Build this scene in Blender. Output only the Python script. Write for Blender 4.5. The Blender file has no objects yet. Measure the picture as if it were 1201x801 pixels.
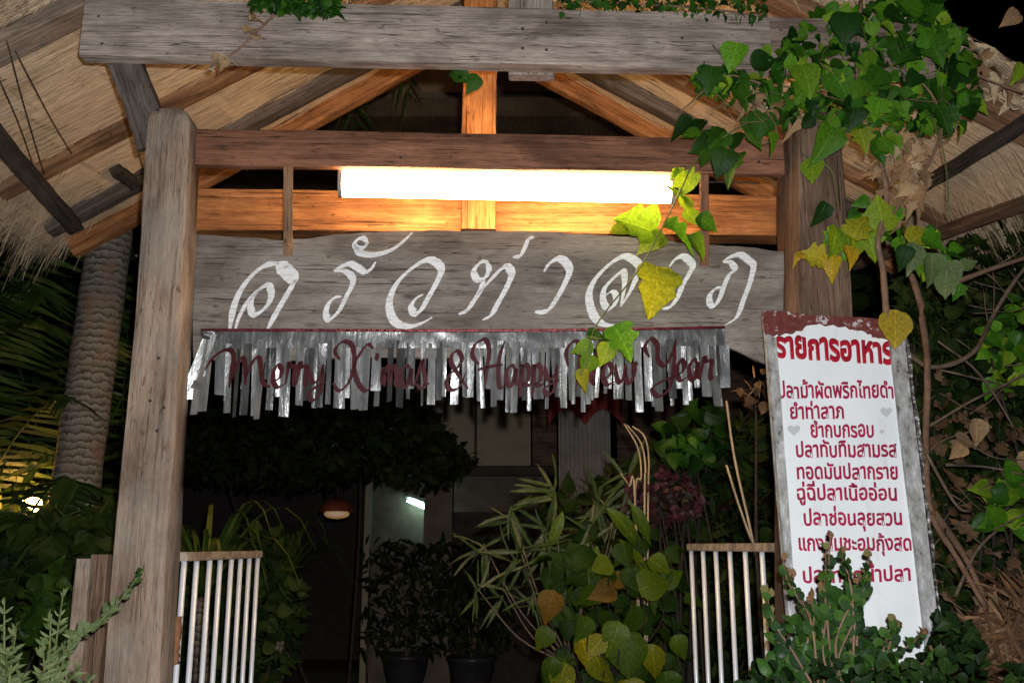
import bpy, bmesh, math, random
import numpy as np
from mathutils import Vector, Matrix
rnd = random.Random(11)
sc = bpy.context.scene
COL = sc.collection

# ------------------------------------------------------------------ camera, night sky, flash
EYE = 1.6; F = 1100.0; PITCH = math.atan(240 / F)
cam = bpy.data.cameras.new('camera'); camo = bpy.data.objects.new('camera', cam); COL.objects.link(camo)
cam.sensor_width = 36; cam.lens = 36 * F / 1201; cam.clip_end = 500; cam.clip_start = .05
camo.location = (0, 0, EYE); camo.rotation_euler = (math.pi / 2 + PITCH, 0, 0)
sc.camera = camo
world = bpy.data.worlds.new('World'); sc.world = world; world.use_nodes = True
wn = world.node_tree; wb = wn.nodes['Background']
sky = wn.nodes.new('ShaderNodeTexSky'); sky.sky_type = 'NISHITA'; sky.sun_disc = False
sky.sun_elevation = math.radians(-8); sky.sun_rotation = math.radians(200)
wn.links.new(sky.outputs[0], wb.inputs[0]); wb.inputs[1].default_value = 0.1
sc.view_settings.view_transform = 'Standard'; sc.view_settings.look = 'None'
sc.view_settings.exposure = 0; sc.view_settings.gamma = 1
sc.cycles.use_denoising = True
sc.cycles.max_bounces = 6
# the photograph is a flash photograph: the flash sits just above the lens and falls off with distance
fl = bpy.data.lights.new('camera_flash', 'POINT'); fl.energy = 430; fl.color = (.98, .985, 1); fl.shadow_soft_size = .018
flo = bpy.data.objects.new('camera_flash', fl); flo.location = (.045, -.01, EYE + .085); COL.objects.link(flo)

# ------------------------------------------------------------------ geometry of the picture -> real planes
PSI = math.radians(2.45)                       # the gateway stands slightly askew to the viewer
GU = Vector((math.cos(PSI), math.sin(PSI), 0)); GN = Vector((-math.sin(PSI), math.cos(PSI), 0)); GZ = Vector((0, 0, 1))
GO = Vector((0, 3.3, 0))
def ray(px, py):
    x = (px - 600.5) / F; y = -(py - 400.5) / F
    return Vector((x, math.cos(PITCH) - y * math.sin(PITCH), math.sin(PITCH) + y * math.cos(PITCH)))
CAM = Vector((0, 0, EYE))
def hit(px, py, o, n):
    r = ray(px, py); return CAM + r * ((o - CAM).dot(n) / r.dot(n))
def G(px, py, n=0.0):                          # a point of the plane n metres behind the gate plane
    return hit(px, py, GO + GN * n, GN)
def gu(px, py, n=0.0): p = G(px, py, n) - GO; return p.dot(GU), p.z
def GP(u, z, n): return GO + GU * u + GN * n + GZ * z
def Y(px, py, d): r = ray(px, py); return CAM + r * (d / r.y)
def mpp(p): return (p - CAM).length / F        # metres per photo pixel at a point

# ------------------------------------------------------------------ linking helpers
WM = {}
def add(name, me, parent=None, M=None, mat=None):
    o = bpy.data.objects.new(name, me); COL.objects.link(o)
    M = M if M is not None else Matrix.Identity(4)
    WM[o] = M
    if parent is not None:
        o.parent = parent; o.matrix_basis = WM[parent].inverted() @ M
    else: o.matrix_basis = M
    if mat is not None and me is not None and not me.materials: me.materials.append(mat)
    return o
def tag(o, label=None, cat=None, group=None, kind=None):
    for k, v in (('label', label), ('category', cat), ('group', group), ('kind', kind)):
        if v: o[k] = v
    return o
def thing(name, loc, label, cat, group=None):
    return tag(add(name, None, None, Matrix.Translation(loc)), label, cat, group)
def mesh(name, vs, fs, smooth=False):
    me = bpy.data.meshes.new(name); me.from_pydata([tuple(v) for v in vs], [], fs)
    if smooth: me.polygons.foreach_set('use_smooth', [True] * len(me.polygons))
    me.update(); return me
def frame(o, x, z):                            # matrix with local X along x, local Z near z
    x = x.normalized(); y = z.cross(x).normalized(); z = x.cross(y)
    M = Matrix((x, y, z)).transposed().to_4x4(); M.translation = o; return M
def beam_mesh(L, w, h, seg=14, rough=.004, bev=.006, seed=0, taper=(1, 1), endz=0, bow=0.0):
    """a sawn timber along local X (0..L), w wide in Y, h high in Z, with worn wandering arrises"""
    r = random.Random(seed); vs = []; fs = []
    prof = []
    for cx, cy, a0 in ((1, 1, 0), (-1, 1, 90), (-1, -1, 180), (1, -1, 270)):
        for a in (0, 45, 90):
            an = math.radians(a0 + a)
            prof.append((cx * (w / 2 - bev) + math.cos(an) * bev, cy * (h / 2 - bev) + math.sin(an) * bev))
    n = len(prof)
    ph = [r.uniform(0, 6.28) for _ in range(6)]
    for i in range(seg + 1):
        t = i / seg; s = taper[0] + (taper[1] - taper[0]) * t
        dy = math.sin(t * 5 + ph[0]) * rough * .7; dz = math.sin(t * 4 + ph[1]) * rough * .7 + bow * math.sin(math.pi * t)
        for j, (a, b) in enumerate(prof):
            k = 1 + math.sin(t * 17 + j * 1.7 + ph[2]) * rough / max(w, h) + r.uniform(-1, 1) * rough * .35 / max(w, h)
            vs.append((t * L + (r.uniform(-1, 1) * rough if 0 < i < seg else 0), a * s * k + dy, b * s * k + dz))
    for i in range(seg):
        for j in range(n):
            a = i * n + j; b = i * n + (j + 1) % n
            fs.append((a, a + n, b + n, b))
    fs.append(tuple(range(n))); fs.append(tuple(range(seg * n + n - 1, seg * n - 1, -1)))
    me = mesh('timber', vs, fs, True)
    return me
def timber(name, a, b, w, h, mat, parent, up=None, seed=None, **k):
    """timber from world point a to b (centre line), h along up, w across"""
    x = b - a; up = up or (GZ if abs(x.normalized().z) < .8 else -GN)
    me = beam_mesh(x.length, w, h, seed=seed if seed is not None else rnd.randrange(9999), **k)
    o = add(name, me, parent, frame(a, x, up), mat)
    sharp(me); return o
def sharp(me, ang=35):
    bm = bmesh.new(); bm.from_mesh(me)
    for e in bm.edges:
        if len(e.link_faces) == 2 and e.calc_face_angle(0) > math.radians(ang): e.smooth = False
    bm.to_mesh(me); bm.free()
def tube_data(pts, r0, r1=None, seg=6, vs=None, fs=None, wob=0):
    vs = [] if vs is None else vs; fs = [] if fs is None else fs
    r1 = r0 if r1 is None else r1; base = len(vs); n = len(pts)
    ref = Vector((.13, .31, .94))
    for i, p in enumerate(pts):
        d = (pts[min(i + 1, n - 1)] - pts[max(i - 1, 0)])
        d = d.normalized() if d.length > 1e-9 else Vector((0, 0, 1))
        a = d.cross(ref).normalized(); b = d.cross(a)
        r = r0 + (r1 - r0) * i / max(1, n - 1)
        for j in range(seg):
            q = 2 * math.pi * j / seg; rr = r * (1 + (rnd.uniform(-wob, wob) if wob else 0))
            vs.append(p + a * math.cos(q) * rr + b * math.sin(q) * rr)
    for i in range(n - 1):
        for j in range(seg):
            k = base + i * seg + j; l = base + i * seg + (j + 1) % seg
            fs.append((k, k + seg, l + seg, l))
    fs.append(tuple(base + j for j in range(seg))); fs.append(tuple(base + (n - 1) * seg + j for j in reversed(range(seg))))
    return vs, fs
def spline(pts, k=6):
    pts = [Vector(p) for p in pts]; out = []
    P = [pts[0] * 2 - pts[1]] + pts + [pts[-1] * 2 - pts[-2]]
    for i in range(1, len(P) - 2):
        for j in range(k):
            t = j / k; a, b, c, d = P[i - 1], P[i], P[i + 1], P[i + 2]
            out.append(.5 * ((2 * b) + (c - a) * t + (2 * a - 5 * b + 4 * c - d) * t * t + (3 * b - a - 3 * c + d) * t ** 3))
    out.append(pts[-1]); return out
def tube(name, pts, r0, r1, mat, parent=None, seg=6, k=5, wob=.08):
    c = Vector(pts[0]); P = spline(pts, k) if k > 1 and len(pts) > 2 else [Vector(p) for p in pts]
    vs, fs = tube_data([p - c for p in P], r0, r1, seg, wob=wob)
    return add(name, mesh(name, vs, fs, True), parent, Matrix.Translation(c), mat)
def box_data(a, b, vs, fs):
    k = len(vs)
    vs += [(x, y, z) for x in (a[0], b[0]) for y in (a[1], b[1]) for z in (a[2], b[2])]
    fs += [tuple(k + i for i in f) for f in ((0, 1, 3, 2), (4, 6, 7, 5), (0, 4, 5, 1), (2, 3, 7, 6), (0, 2, 6, 4), (1, 5, 7, 3))]
def box(name, a, b, mat, parent=None, M=None, bev=0.0):
    """box between two corners given in the frame M (world if None)"""
    a = Vector(a); b = Vector(b); c = (a + b) / 2; vs = []; fs = []
    lo = Vector([min(a[i], b[i]) for i in range(3)]) - c; hi = Vector([max(a[i], b[i]) for i in range(3)]) - c
    box_data(lo, hi, vs, fs); me = mesh(name, vs, fs)
    if bev:
        bm = bmesh.new(); bm.from_mesh(me); bmesh.ops.bevel(bm, geom=bm.edges[:], offset=bev, segments=2, affect='EDGES'); bm.to_mesh(me); bm.free()
    M = (M or Matrix.Identity(4)) @ Matrix.Translation(c)
    return add(name, me, parent, M, mat)
GM = Matrix((GU, GN, GZ)).transposed().to_4x4(); GM.translation = GO
def gbox(name, u, n, z, mat, parent=None, bev=.003): return box(name, (u[0], n[0], z[0]), (u[1], n[1], z[1]), mat, parent, GM, bev)

# ------------------------------------------------------------------ materials
def M_(name):
    m = bpy.data.materials.new(name); m.use_nodes = True; nt = m.node_tree
    return m, nt, nt.nodes['Principled BSDF']
def nd(nt, t, **k):
    n = nt.nodes.new('ShaderNode' + t)
    for a, b in k.items():
        if a in n.inputs: n.inputs[a].default_value = b
        else: setattr(n, a, b)
    return n
def ramp(nt, fac, stops):
    r = nt.nodes.new('ShaderNodeValToRGB'); e = r.color_ramp.elements
    while len(e) < len(stops): e.new(.5)
    for i, (p, c) in enumerate(stops): e[i].position = p; e[i].color = (*c, 1) if len(c) == 3 else c
    nt.links.new(fac, r.inputs[0]); return r.outputs[0]
def mixc(nt, fac, a, b, mode='MIX'):
    m = nt.nodes.new('ShaderNodeMix'); m.data_type = 'RGBA'; m.blend_type = mode
    for s, v in ((0, fac), (6, a), (7, b)):
        if isinstance(v, (int, float)): m.inputs[s].default_value = v
        elif isinstance(v, tuple): m.inputs[s].default_value = (*v, 1)
        else: nt.links.new(v, m.inputs[s])
    return m.outputs[2]
def coords(nt, scale=(1, 1, 1), rnd_off=True, kind='Object'):
    tc = nd(nt, 'TexCoord'); mp = nd(nt, 'Mapping'); mp.inputs['Scale'].default_value = scale
    nt.links.new(tc.outputs[kind], mp.inputs[0])
    if rnd_off:
        oi = nd(nt, 'ObjectInfo'); vm = nd(nt, 'VectorMath', operation='MULTIPLY_ADD'); cb = nd(nt, 'CombineXYZ')
        for i in range(3): nt.links.new(oi.outputs['Random'], cb.inputs[i])
        nt.links.new(cb.outputs[0], vm.inputs[0]); vm.inputs[1].default_value = (37, 19, 53); nt.links.new(mp.outputs[0], vm.inputs[2])
        return vm.outputs[0]
    return mp.outputs[0]
def noise(nt, vec, s, det=5, rough=.6, dist=0.0):
    n = nd(nt, 'TexNoise'); n.inputs['Scale'].default_value = s; n.inputs['Detail'].default_value = det
    n.inputs['Roughness'].default_value = rough; n.inputs['Distortion'].default_value = dist
    nt.links.new(vec, n.inputs['Vector']); return n.outputs[0]
def bump(nt, b, h, st=.3, d=.01):
    n = nd(nt, 'Bump'); n.inputs['Strength'].default_value = st; n.inputs['Distance'].default_value = d
    nt.links.new(h, n.inputs['Height']); nt.links.new(n.outputs[0], b.inputs['Normal'])
def wood(name, light, mid, dark, rough=.75, grain=(1.2, 26, 26), stain=None, bst=.6):
    m, nt, b = M_(name)
    v = coords(nt, grain); g1 = noise(nt, v, 1.6, 8, .62, .9)
    v2 = coords(nt, (2.2, 5, 5)); g2 = noise(nt, v2, 1.2, 4, .6, .6)
    c = ramp(nt, g1, [(.30, dark), (.47, mid), (.68, light)])
    c2 = ramp(nt, g2, [(.34, (.52, .48, .45)), (.6, (1.08, 1.05, 1.0))])
    c = mixc(nt, 1.0, c, c2, 'MULTIPLY')
    v3 = coords(nt, (5, 60, 60)); g3 = noise(nt, v3, 2.0, 3, .7)
    crack = ramp(nt, g3, [(.66, (1, 1, 1)), (.73, (.25, .2, .17))])
    c = mixc(nt, .75, c, crack, 'MULTIPLY')
    fg = noise(nt, coords(nt, (9, 150, 150)), 2.0, 4, .7)
    c = mixc(nt, .85, c, ramp(nt, fg, [(.32, (.5, .47, .45)), (.5, (.95, .94, .93)), (.68, (1.18, 1.17, 1.15))]), 'MULTIPLY')
    fk = noise(nt, coords(nt, (1.6, 75, 75)), 1.3, 2, .5, .5)
    c = mixc(nt, .9, c, ramp(nt, fk, [(.60, (1, 1, 1)), (.615, (.16, .13, .11)), (.63, (.16, .13, .11)), (.65, (1, 1, 1))]), 'MULTIPLY')
    sp = noise(nt, coords(nt, (14, 30, 30)), 1.6, 2, .5)
    c = mixc(nt, .75, c, ramp(nt, sp, [(.66, (1, 1, 1)), (.76, (.3, .26, .23))]), 'MULTIPLY')
    # knots / nail stains
    vo = nd(nt, 'TexVoronoi'); vo.inputs['Scale'].default_value = 3.3; nt.links.new(coords(nt, (.8, 2.3, 2.3)), vo.inputs['Vector'])
    kn = ramp(nt, vo.outputs['Distance'], [(.03, (.3, .24, .2)), (.10, (1, 1, 1))])
    c = mixc(nt, .8, c, kn, 'MULTIPLY')
    if stain:
        s = noise(nt, coords(nt, (3, 3, 3)), 1.5, 5, .65)
        c = mixc(nt, ramp(nt, s, [(.40, (0, 0, 0)), (.70, (.45, .45, .45))]), c, stain)
    nt.links.new(c, b.inputs['Base Color']); b.inputs['Roughness'].default_value = rough
    b.inputs['Specular IOR Level'].default_value = .25
    ad = nd(nt, 'Math', operation='ADD'); nt.links.new(g1, ad.inputs[0]); nt.links.new(g3, ad.inputs[1])
    ad2 = nd(nt, 'Math', operation='ADD'); nt.links.new(ad.outputs[0], ad2.inputs[0]); nt.links.new(fg, ad2.inputs[1])
    bump(nt, b, ad2.outputs[0], bst, .006)
    return m
def plain(name, col, rough=.6, met=0.0, var=.35, scale=9, bst=.2, spec=.4, emit=None, est=1.0):
    m, nt, b = M_(name); v = coords(nt); n = noise(nt, v, scale, 6, .65)
    lo = tuple(x * (1 - var) for x in col); hi = tuple(min(1, x * (1 + var)) for x in col)
    nt.links.new(ramp(nt, n, [(.3, lo), (.7, hi)]), b.inputs['Base Color'])
    b.inputs['Roughness'].default_value = rough; b.inputs['Metallic'].default_value = met; b.inputs['Specular IOR Level'].default_value = spec
    if bst: bump(nt, b, n, bst, .004)
    if emit: b.inputs['Emission Color'].default_value = (*emit, 1); b.inputs['Emission Strength'].default_value = est
    return m
def leafmat(name, cols, rough=.42, trans=.35, spec=.2):
    """cols: list of leaf colours, chosen per leaf (object or loose island)"""
    cols = cols * 2 if len(cols) == 1 else cols
    m, nt, b = M_(name)
    uv = nd(nt, 'UVMap'); sx = nd(nt, 'SeparateXYZ'); nt.links.new(uv.outputs[0], sx.inputs[0])
    def mt(op, a, b_=None):
        q = nd(nt, 'Math', operation=op)
        for i, v in enumerate((a, b_)):
            if v is None: continue
            if isinstance(v, (int, float)): q.inputs[i].default_value = v
            else: nt.links.new(v, q.inputs[i])
        return q.outputs[0]
    ax = mt('ABSOLUTE', sx.outputs[0]); sv = mt('ABSOLUTE', mt('SINE', mt('MULTIPLY', mt('SUBTRACT', sx.outputs[1], mt('MULTIPLY', ax, .75)), 19.0)))
    vn = mt('MAXIMUM', mt('SUBTRACT', 1.0, mt('MULTIPLY', ax, 28.0)), mt('MULTIPLY', mt('SUBTRACT', 1.0, mt('MULTIPLY', sv, 5.0)), .6)); vn = mt('MAXIMUM', vn, 0.0)
    oi = nd(nt, 'ObjectInfo'); ge = nd(nt, 'NewGeometry'); ad = nd(nt, 'Math', operation='ADD'); fr = nd(nt, 'Math', operation='FRACT')
    nt.links.new(oi.outputs['Random'], ad.inputs[0]); nt.links.new(ge.outputs['Random Per Island'], ad.inputs[1]); nt.links.new(ad.outputs[0], fr.inputs[0])
    k = len(cols); c = ramp(nt, fr.outputs[0], [((i + .5) / k, col) for i, col in enumerate(cols)])
    n = noise(nt, coords(nt, kind='Object'), 14, 5, .7)
    c = mixc(nt, 1.0, c, ramp(nt, n, [(.28, (.38, .42, .4)), (.5, (.85, .88, .8)), (.72, (1.35, 1.25, 1.1))]), 'MULTIPLY')
    c = mixc(nt, mt('MULTIPLY', vn, .55), c, mixc(nt, 1.0, c, (1.9, 1.7, 1.6), 'MULTIPLY'))
    nt.links.new(c, b.inputs['Base Color']); b.inputs['Roughness'].default_value = rough; b.inputs['Specular IOR Level'].default_value = spec
    bump(nt, b, mt('SUBTRACT', n, mt('MULTIPLY', vn, .6)), .5, .004)
    tr = nd(nt, 'BsdfTranslucent'); mx = nd(nt, 'MixShader'); mx.inputs[0].default_value = trans
    c2 = mixc(nt, 1.0, c, (1.5, 1.35, .6), 'MULTIPLY')
    nt.links.new(c2, tr.inputs[0]); nt.links.new(b.outputs[0], mx.inputs[1]); nt.links.new(tr.outputs[0], mx.inputs[2])
    nt.links.new(mx.outputs[0], nt.nodes['Material Output'].inputs[0]); return m

W = {}
W['gray'] = wood('weathered_gray_timber', (.50, .44, .405), (.38, .325, .295), (.20, .16, .14))
W['brace'] = wood('dark_gray_timber', (.17, .15, .135), (.12, .10, .09), (.06, .05, .04))
W['post'] = wood('worn_post_timber', (.41, .32, .25), (.31, .23, .175), (.16, .108, .074), stain=(.33, .295, .255))
W['ext'] = wood('gray_brown_timber', (.36, .29, .255), (.26, .205, .175), (.14, .10, .085))
W['postr'] = wood('brown_post_timber', (.22, .15, .11), (.16, .105, .075), (.085, .052, .036))
W['brown'] = wood('brown_crossbeam_timber', (.32, .15, .09), (.23, .105, .062), (.12, .055, .032), rough=.6)
W['orange'] = wood('sawn_reddish_timber', (.50, .24, .10), (.38, .165, .06), (.22, .08, .028), rough=.65)
W['raft'] = wood('rafter_timber', (.36, .22, .13), (.26, .15, .085), (.14, .075, .04))
W['dark'] = wood('dark_batten_timber', (.10, .085, .075), (.065, .055, .048), (.03, .025, .022))
W['sign'] = wood('sign_plank', (.28, .255, .23), (.235, .21, .188), (.165, .145, .128), grain=(1.5, 14, 14), bst=.35)
W['stake'] = wood('stake_timber', (.25, .17, .12), (.17, .11, .075), (.08, .05, .035))
W['fram'] = None

def flat_white(name):
    m, nt, b = M_(name)
    v = coords(nt, rnd_off=False); n = noise(nt, v, 3.0, 6, .6); d = noise(nt, v, 26, 6, .75)
    c = ramp(nt, n, [(.35, (.70, .74, .76)), (.65, (.80, .83, .84))])
    c = mixc(nt, ramp(nt, d, [(.64, (0, 0, 0)), (.74, (.7, .7, .7))]), c, (.42, .44, .45))
    st = noise(nt, coords(nt, (5, 5, 1.2), rnd_off=False), 2.2, 6, .7)
    c = mixc(nt, ramp(nt, st, [(.55, (0, 0, 0)), (.75, (.45, .45, .45))]), c, (.50, .47, .42))
    nt.links.new(c, b.inputs['Base Color']); b.inputs['Roughness'].default_value = .5; bump(nt, b, n, .15, .006); return m
MAT_panel = flat_white('white_menu_sheet')
def peel(name):
    m, nt, b = M_(name); d = noise(nt, coords(nt, rnd_off=False), 30, 7, .72)
    c = ramp(nt, d, [(.40, (.10, .018, .014)), (.58, (.16, .035, .028)), (.62, (.55, .55, .56)), (.75, (.22, .2, .2))])
    nt.links.new(c, b.inputs['Base Color']); b.inputs['Roughness'].default_value = .7; bump(nt, b, d, .6, .004); return m
MAT_peel = peel('peeling_maroon_paint')
def edge_black(name):
    m, nt, b = M_(name); d = noise(nt, coords(nt, rnd_off=False), 55, 6, .7)
    c = ramp(nt, d, [(.42, (.02, .018, .018)), (.55, (.14, .12, .11)), (.62, (.6, .58, .6))])
    nt.links.new(c, b.inputs['Base Color']); b.inputs['Roughness'].default_value = .8; bump(nt, b, d, .9, .005); return m
MAT_edge = edge_black('crumbling_black_edge')
m_, nt_, b_ = M_('scuffed_gray_frame'); d_ = noise(nt_, coords(nt_, (1, 1, .45)), 34, 7, .75)
nt_.links.new(ramp(nt_, d_, [(.36, (.07, .06, .055)), (.43, (.24, .235, .225)), (.56, (.36, .36, .35)), (.66, (.56, .57, .58))]), b_.inputs['Base Color']); b_.inputs['Roughness'].default_value = .75; bump(nt_, b_, d_, .8, .004)
W['fram'] = m_
MAT_head = plain('red_heading_paint', (.36, .006, .02), .5, var=.25, bst=.05, scale=30)
MAT_red = plain('crimson_paint', (.34, .008, .055), .5, var=.2, bst=.05)
m_, nt_, b_ = M_('brushed_white_paint'); d_ = noise(nt_, coords(nt_, (1, 1, 1)), 45, 6, .7); e_ = noise(nt_, coords(nt_, (6, 60, 60)), 3, 4, .6)
c_ = mixc(nt_, ramp(nt_, d_, [(.60, (0, 0, 0)), (.68, (.8, .8, .8))]), ramp(nt_, e_, [(.35, (.52, .51, .49)), (.55, (.78, .78, .77))]), (.26, .24, .22))
nt_.links.new(c_, b_.inputs['Base Color']); b_.inputs['Roughness'].default_value = .7; bump(nt_, b_, d_, .4, .002); MAT_brush = m_
MAT_heart = plain('faded_gray_sticker', (.48, .5, .52), .6, var=.1, bst=0)
MAT_white = plain('white_sign_paint', (.74, .74, .74), .6, var=.14, scale=22, bst=.3)
def metalpaint():
    m, nt, b = M_('white_painted_steel'); v = coords(nt); n = noise(nt, v, 11, 7, .7)
    f = ramp(nt, n, [(.66, (0, 0, 0)), (.72, (1, 1, 1))])
    nt.links.new(mixc(nt, f, (.76, .82, .90), (.22, .08, .035)), b.inputs['Base Color'])
    b.inputs['Roughness'].default_value = .33; b.inputs['Metallic'].default_value = .2; bump(nt, b, n, .05, .002); b.inputs['Specular IOR Level'].default_value = .7; return m
MAT_bar = metalpaint()
MAT_rust = plain('rusted_steel', (.20, .095, .05), .85, var=.6, scale=24, bst=.8)
MAT_railr = plain('rusty_painted_rail', (.36, .29, .23), .6, var=.6, scale=22, bst=.5)
def foil(name, col, rough, met):
    m, nt, b = M_(name); v = coords(nt, (1, 1, .25)); n = noise(nt, v, 30, 4, .6)
    oi = nd(nt, 'ObjectInfo')
    c = mixc(nt, 1.0, ramp(nt, oi.outputs['Random'], [(.0, tuple(x * .3 for x in col)), (.45, col), (1, tuple(min(1, x * 1.25) for x in col))]),
             ramp(nt, n, [(.35, (.55, .55, .55)), (.65, (1.1, 1.1, 1.1))]), 'MULTIPLY')
    nt.links.new(c, b.inputs['Base Color']); b.inputs['Roughness'].default_value = rough; b.inputs['Metallic'].default_value = met
    bump(nt, b, n, .8, .006); return m
MAT_foil = foil('crinkled_silver_foil', (.50, .51, .50), .27, .72)
MAT_redfoil = plain('maroon_lettering', (.05, .006, .008), .5, var=.3, bst=0, spec=.15)
MAT_ribbon = foil('red_ribbon', (.15, .02, .028), .28, .5)
def thatchm(name, a, b_, c_, axis=(30, 1.5, 30)):
    m, nt, b = M_(name); v = coords(nt, axis); n = noise(nt, v, 2.2, 7, .65, .3); v2 = coords(nt, (2, 2, 2)); n2 = noise(nt, v2, 1.4, 4)
    c = ramp(nt, n, [(.30, c_), (.5, b_), (.72, a)])
    c = mixc(nt, 1.0, c, ramp(nt, n2, [(.35, (.62, .58, .52)), (.65, (1.1, 1.08, 1.05))]), 'MULTIPLY')
    nt.links.new(c, b.inputs['Base Color']); b.inputs['Roughness'].default_value = .85; b.inputs['Specular IOR Level'].default_value = .2
    bump(nt, b, n, 1.0, .012); return m
MAT_thatch = thatchm('palm_thatch_underside', (.80, .63, .44), (.68, .52, .35), (.42, .30, .19), axis=(1.5, 34, 34))
def strawm(name, cols):
    m, nt, b = M_(name); ge = nd(nt, 'NewGeometry'); k = len(cols)
    c = ramp(nt, ge.outputs['Random Per Island'], [((i + .5) / k, q) for i, q in enumerate(cols)])
    nt.links.new(c, b.inputs['Base Color']); b.inputs['Roughness'].default_value = .8; b.inputs['Specular IOR Level'].default_value = .2; return m
MAT_straw = strawm('loose_straw', [(.50, .37, .24), (.66, .50, .34), (.60, .45, .30), (.74, .58, .41)])
MAT_fringe = strawm('weathered_straw_fringe', [(.16, .115, .07), (.34, .25, .165), (.44, .33, .22), (.24, .175, .11), (.52, .41, .28)])
MAT_wire = plain('dark_cord', (.05, .04, .03), .8)
MAT_stem = plain('woody_vine_stem', (.16, .095, .06), .8, var=.4, scale=20, bst=.6)
MAT_gstem = plain('green_stem', (.10, .12, .04), .6, var=.3)
MAT_pstem = plain('pale_dry_stem', (.38, .30, .20), .7, var=.3)
MAT_dtwig = plain('dark_shaded_twig', (.022, .017, .012), .9, var=.5, scale=22, bst=.6)
MAT_twig = plain('brown_twig', (.11, .08, .055), .85, var=.5, scale=22, bst=.6)
L = {}
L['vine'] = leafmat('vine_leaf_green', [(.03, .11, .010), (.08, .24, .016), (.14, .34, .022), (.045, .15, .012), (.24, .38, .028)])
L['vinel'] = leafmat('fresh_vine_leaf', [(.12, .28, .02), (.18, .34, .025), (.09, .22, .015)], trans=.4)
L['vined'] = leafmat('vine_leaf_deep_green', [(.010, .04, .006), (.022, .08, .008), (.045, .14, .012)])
L['lime'] = leafmat('young_leaf_lime', [(.16, .30, .02), (.24, .36, .025), (.11, .25, .018), (.38, .36, .03)], trans=.45)
L['yellow'] = leafmat('spotted_yellow_leaf', [(.44, .30, .02), (.38, .28, .03)], trans=.3)
L['dry'] = leafmat('dead_curled_leaf', [(.30, .17, .09), (.42, .28, .17), (.20, .11, .06), (.50, .38, .26)], rough=.85, trans=.12)
L['ddry'] = leafmat('rotting_leaf', [(.09, .05, .028), (.14, .08, .045), (.06, .03, .018), (.20, .13, .08)], rough=.85, trans=.1)
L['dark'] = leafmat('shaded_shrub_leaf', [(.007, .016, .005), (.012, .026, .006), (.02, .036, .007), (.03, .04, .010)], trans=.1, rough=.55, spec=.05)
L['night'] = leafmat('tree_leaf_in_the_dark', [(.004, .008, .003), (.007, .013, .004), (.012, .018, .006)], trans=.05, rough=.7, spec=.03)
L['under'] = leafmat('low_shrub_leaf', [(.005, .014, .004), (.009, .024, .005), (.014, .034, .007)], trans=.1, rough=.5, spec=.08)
L['bush'] = leafmat('basil_leaf', [(.02, .06, .012), (.03, .085, .014), (.05, .12, .018), (.014, .04, .014)], trans=.2)
L['tip'] = leafmat('reddish_shoot_leaf', [(.16, .11, .05), (.14, .16, .05), (.22, .12, .07)], trans=.2)
L['sage'] = leafmat('sage_leaf', [(.10, .15, .06), (.16, .21, .10), (.07, .12, .045), (.20, .24, .13)], trans=.2)
L['pothos'] = leafmat('pothos_leaf', [(.08, .12, .010), (.05, .09, .010), (.14, .14, .010), (.03, .07, .010), (.19, .12, .010)], rough=.4)
L['py'] = leafmat('yellowing_pothos_leaf', [(.22, .20, .010), (.15, .17, .010)], rough=.4, trans=.25)
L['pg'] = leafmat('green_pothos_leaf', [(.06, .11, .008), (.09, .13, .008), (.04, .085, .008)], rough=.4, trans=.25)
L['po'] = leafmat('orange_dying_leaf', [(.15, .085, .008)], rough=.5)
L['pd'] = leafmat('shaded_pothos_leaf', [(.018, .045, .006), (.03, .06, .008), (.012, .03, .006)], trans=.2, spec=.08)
L['olean'] = leafmat('narrow_gray_green_leaf', [(.05, .085, .03), (.08, .11, .05), (.035, .075, .015), (.12, .14, .085)], rough=.4)
L['magenta'] = leafmat('purple_flower_leaf', [(.05, .010, .02), (.07, .02, .035), (.02, .02, .01)], trans=.2)
L['palm'] = leafmat('palm_leaflet', [(.012, .028, .007), (.02, .045, .010), (.035, .06, .014)], trans=.2)
L['strap2'] = leafmat('broad_yellow_green_blade', [(.06, .11, .01), (.09, .14, .012)], trans=.25)
L['strap'] = leafmat('strap_leaf', [(.02, .045, .01), (.035, .06, .012), (.09, .11, .025)], trans=.25)
def barkm():
    m, nt, b = M_('ringed_palm_bark'); tc = nd(nt, 'TexCoord'); wv = nd(nt, 'TexWave', bands_direction='Z', wave_profile='SAW')
    wv.inputs['Scale'].default_value = 8; wv.inputs['Distortion'].default_value = 5.5; wv.inputs['Detail'].default_value = 4; wv.inputs['Detail Scale'].default_value = 3
    nt.links.new(tc.outputs['Object'], wv.inputs[0]); n = noise(nt, coords(nt, (1, 1, 1), False), 6, 6, .7)
    c = ramp(nt, wv.outputs[0], [(.1, (.035, .028, .02)), (.45, (.11, .095, .075)), (.9, (.17, .155, .13))])
    c = mixc(nt, ramp(nt, n, [(.52, (0, 0, 0)), (.66, (.8, .8, .8))]), c, (.15, .085, .05))
    nt.links.new(c, b.inputs['Base Color']); b.inputs['Roughness'].default_value = .9
    ad = nd(nt, 'Math', operation='ADD'); nt.links.new(wv.outputs[0], ad.inputs[0]); nt.links.new(n, ad.inputs[1]); bump(nt, b, ad.outputs[0], .45, .012); return m
MAT_bark = barkm()
MAT_soil = plain('dark_garden_soil', (.075, .055, .04), .95, var=.5, scale=14, bst=.9)
MAT_path = plain('worn_path_concrete', (.20, .17, .14), .9, var=.3, scale=5)
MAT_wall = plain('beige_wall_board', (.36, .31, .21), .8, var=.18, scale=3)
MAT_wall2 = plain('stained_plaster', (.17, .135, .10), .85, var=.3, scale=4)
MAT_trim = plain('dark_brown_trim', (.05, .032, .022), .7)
MAT_room = plain('dark_interior', (.05, .04, .035), .9)
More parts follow.
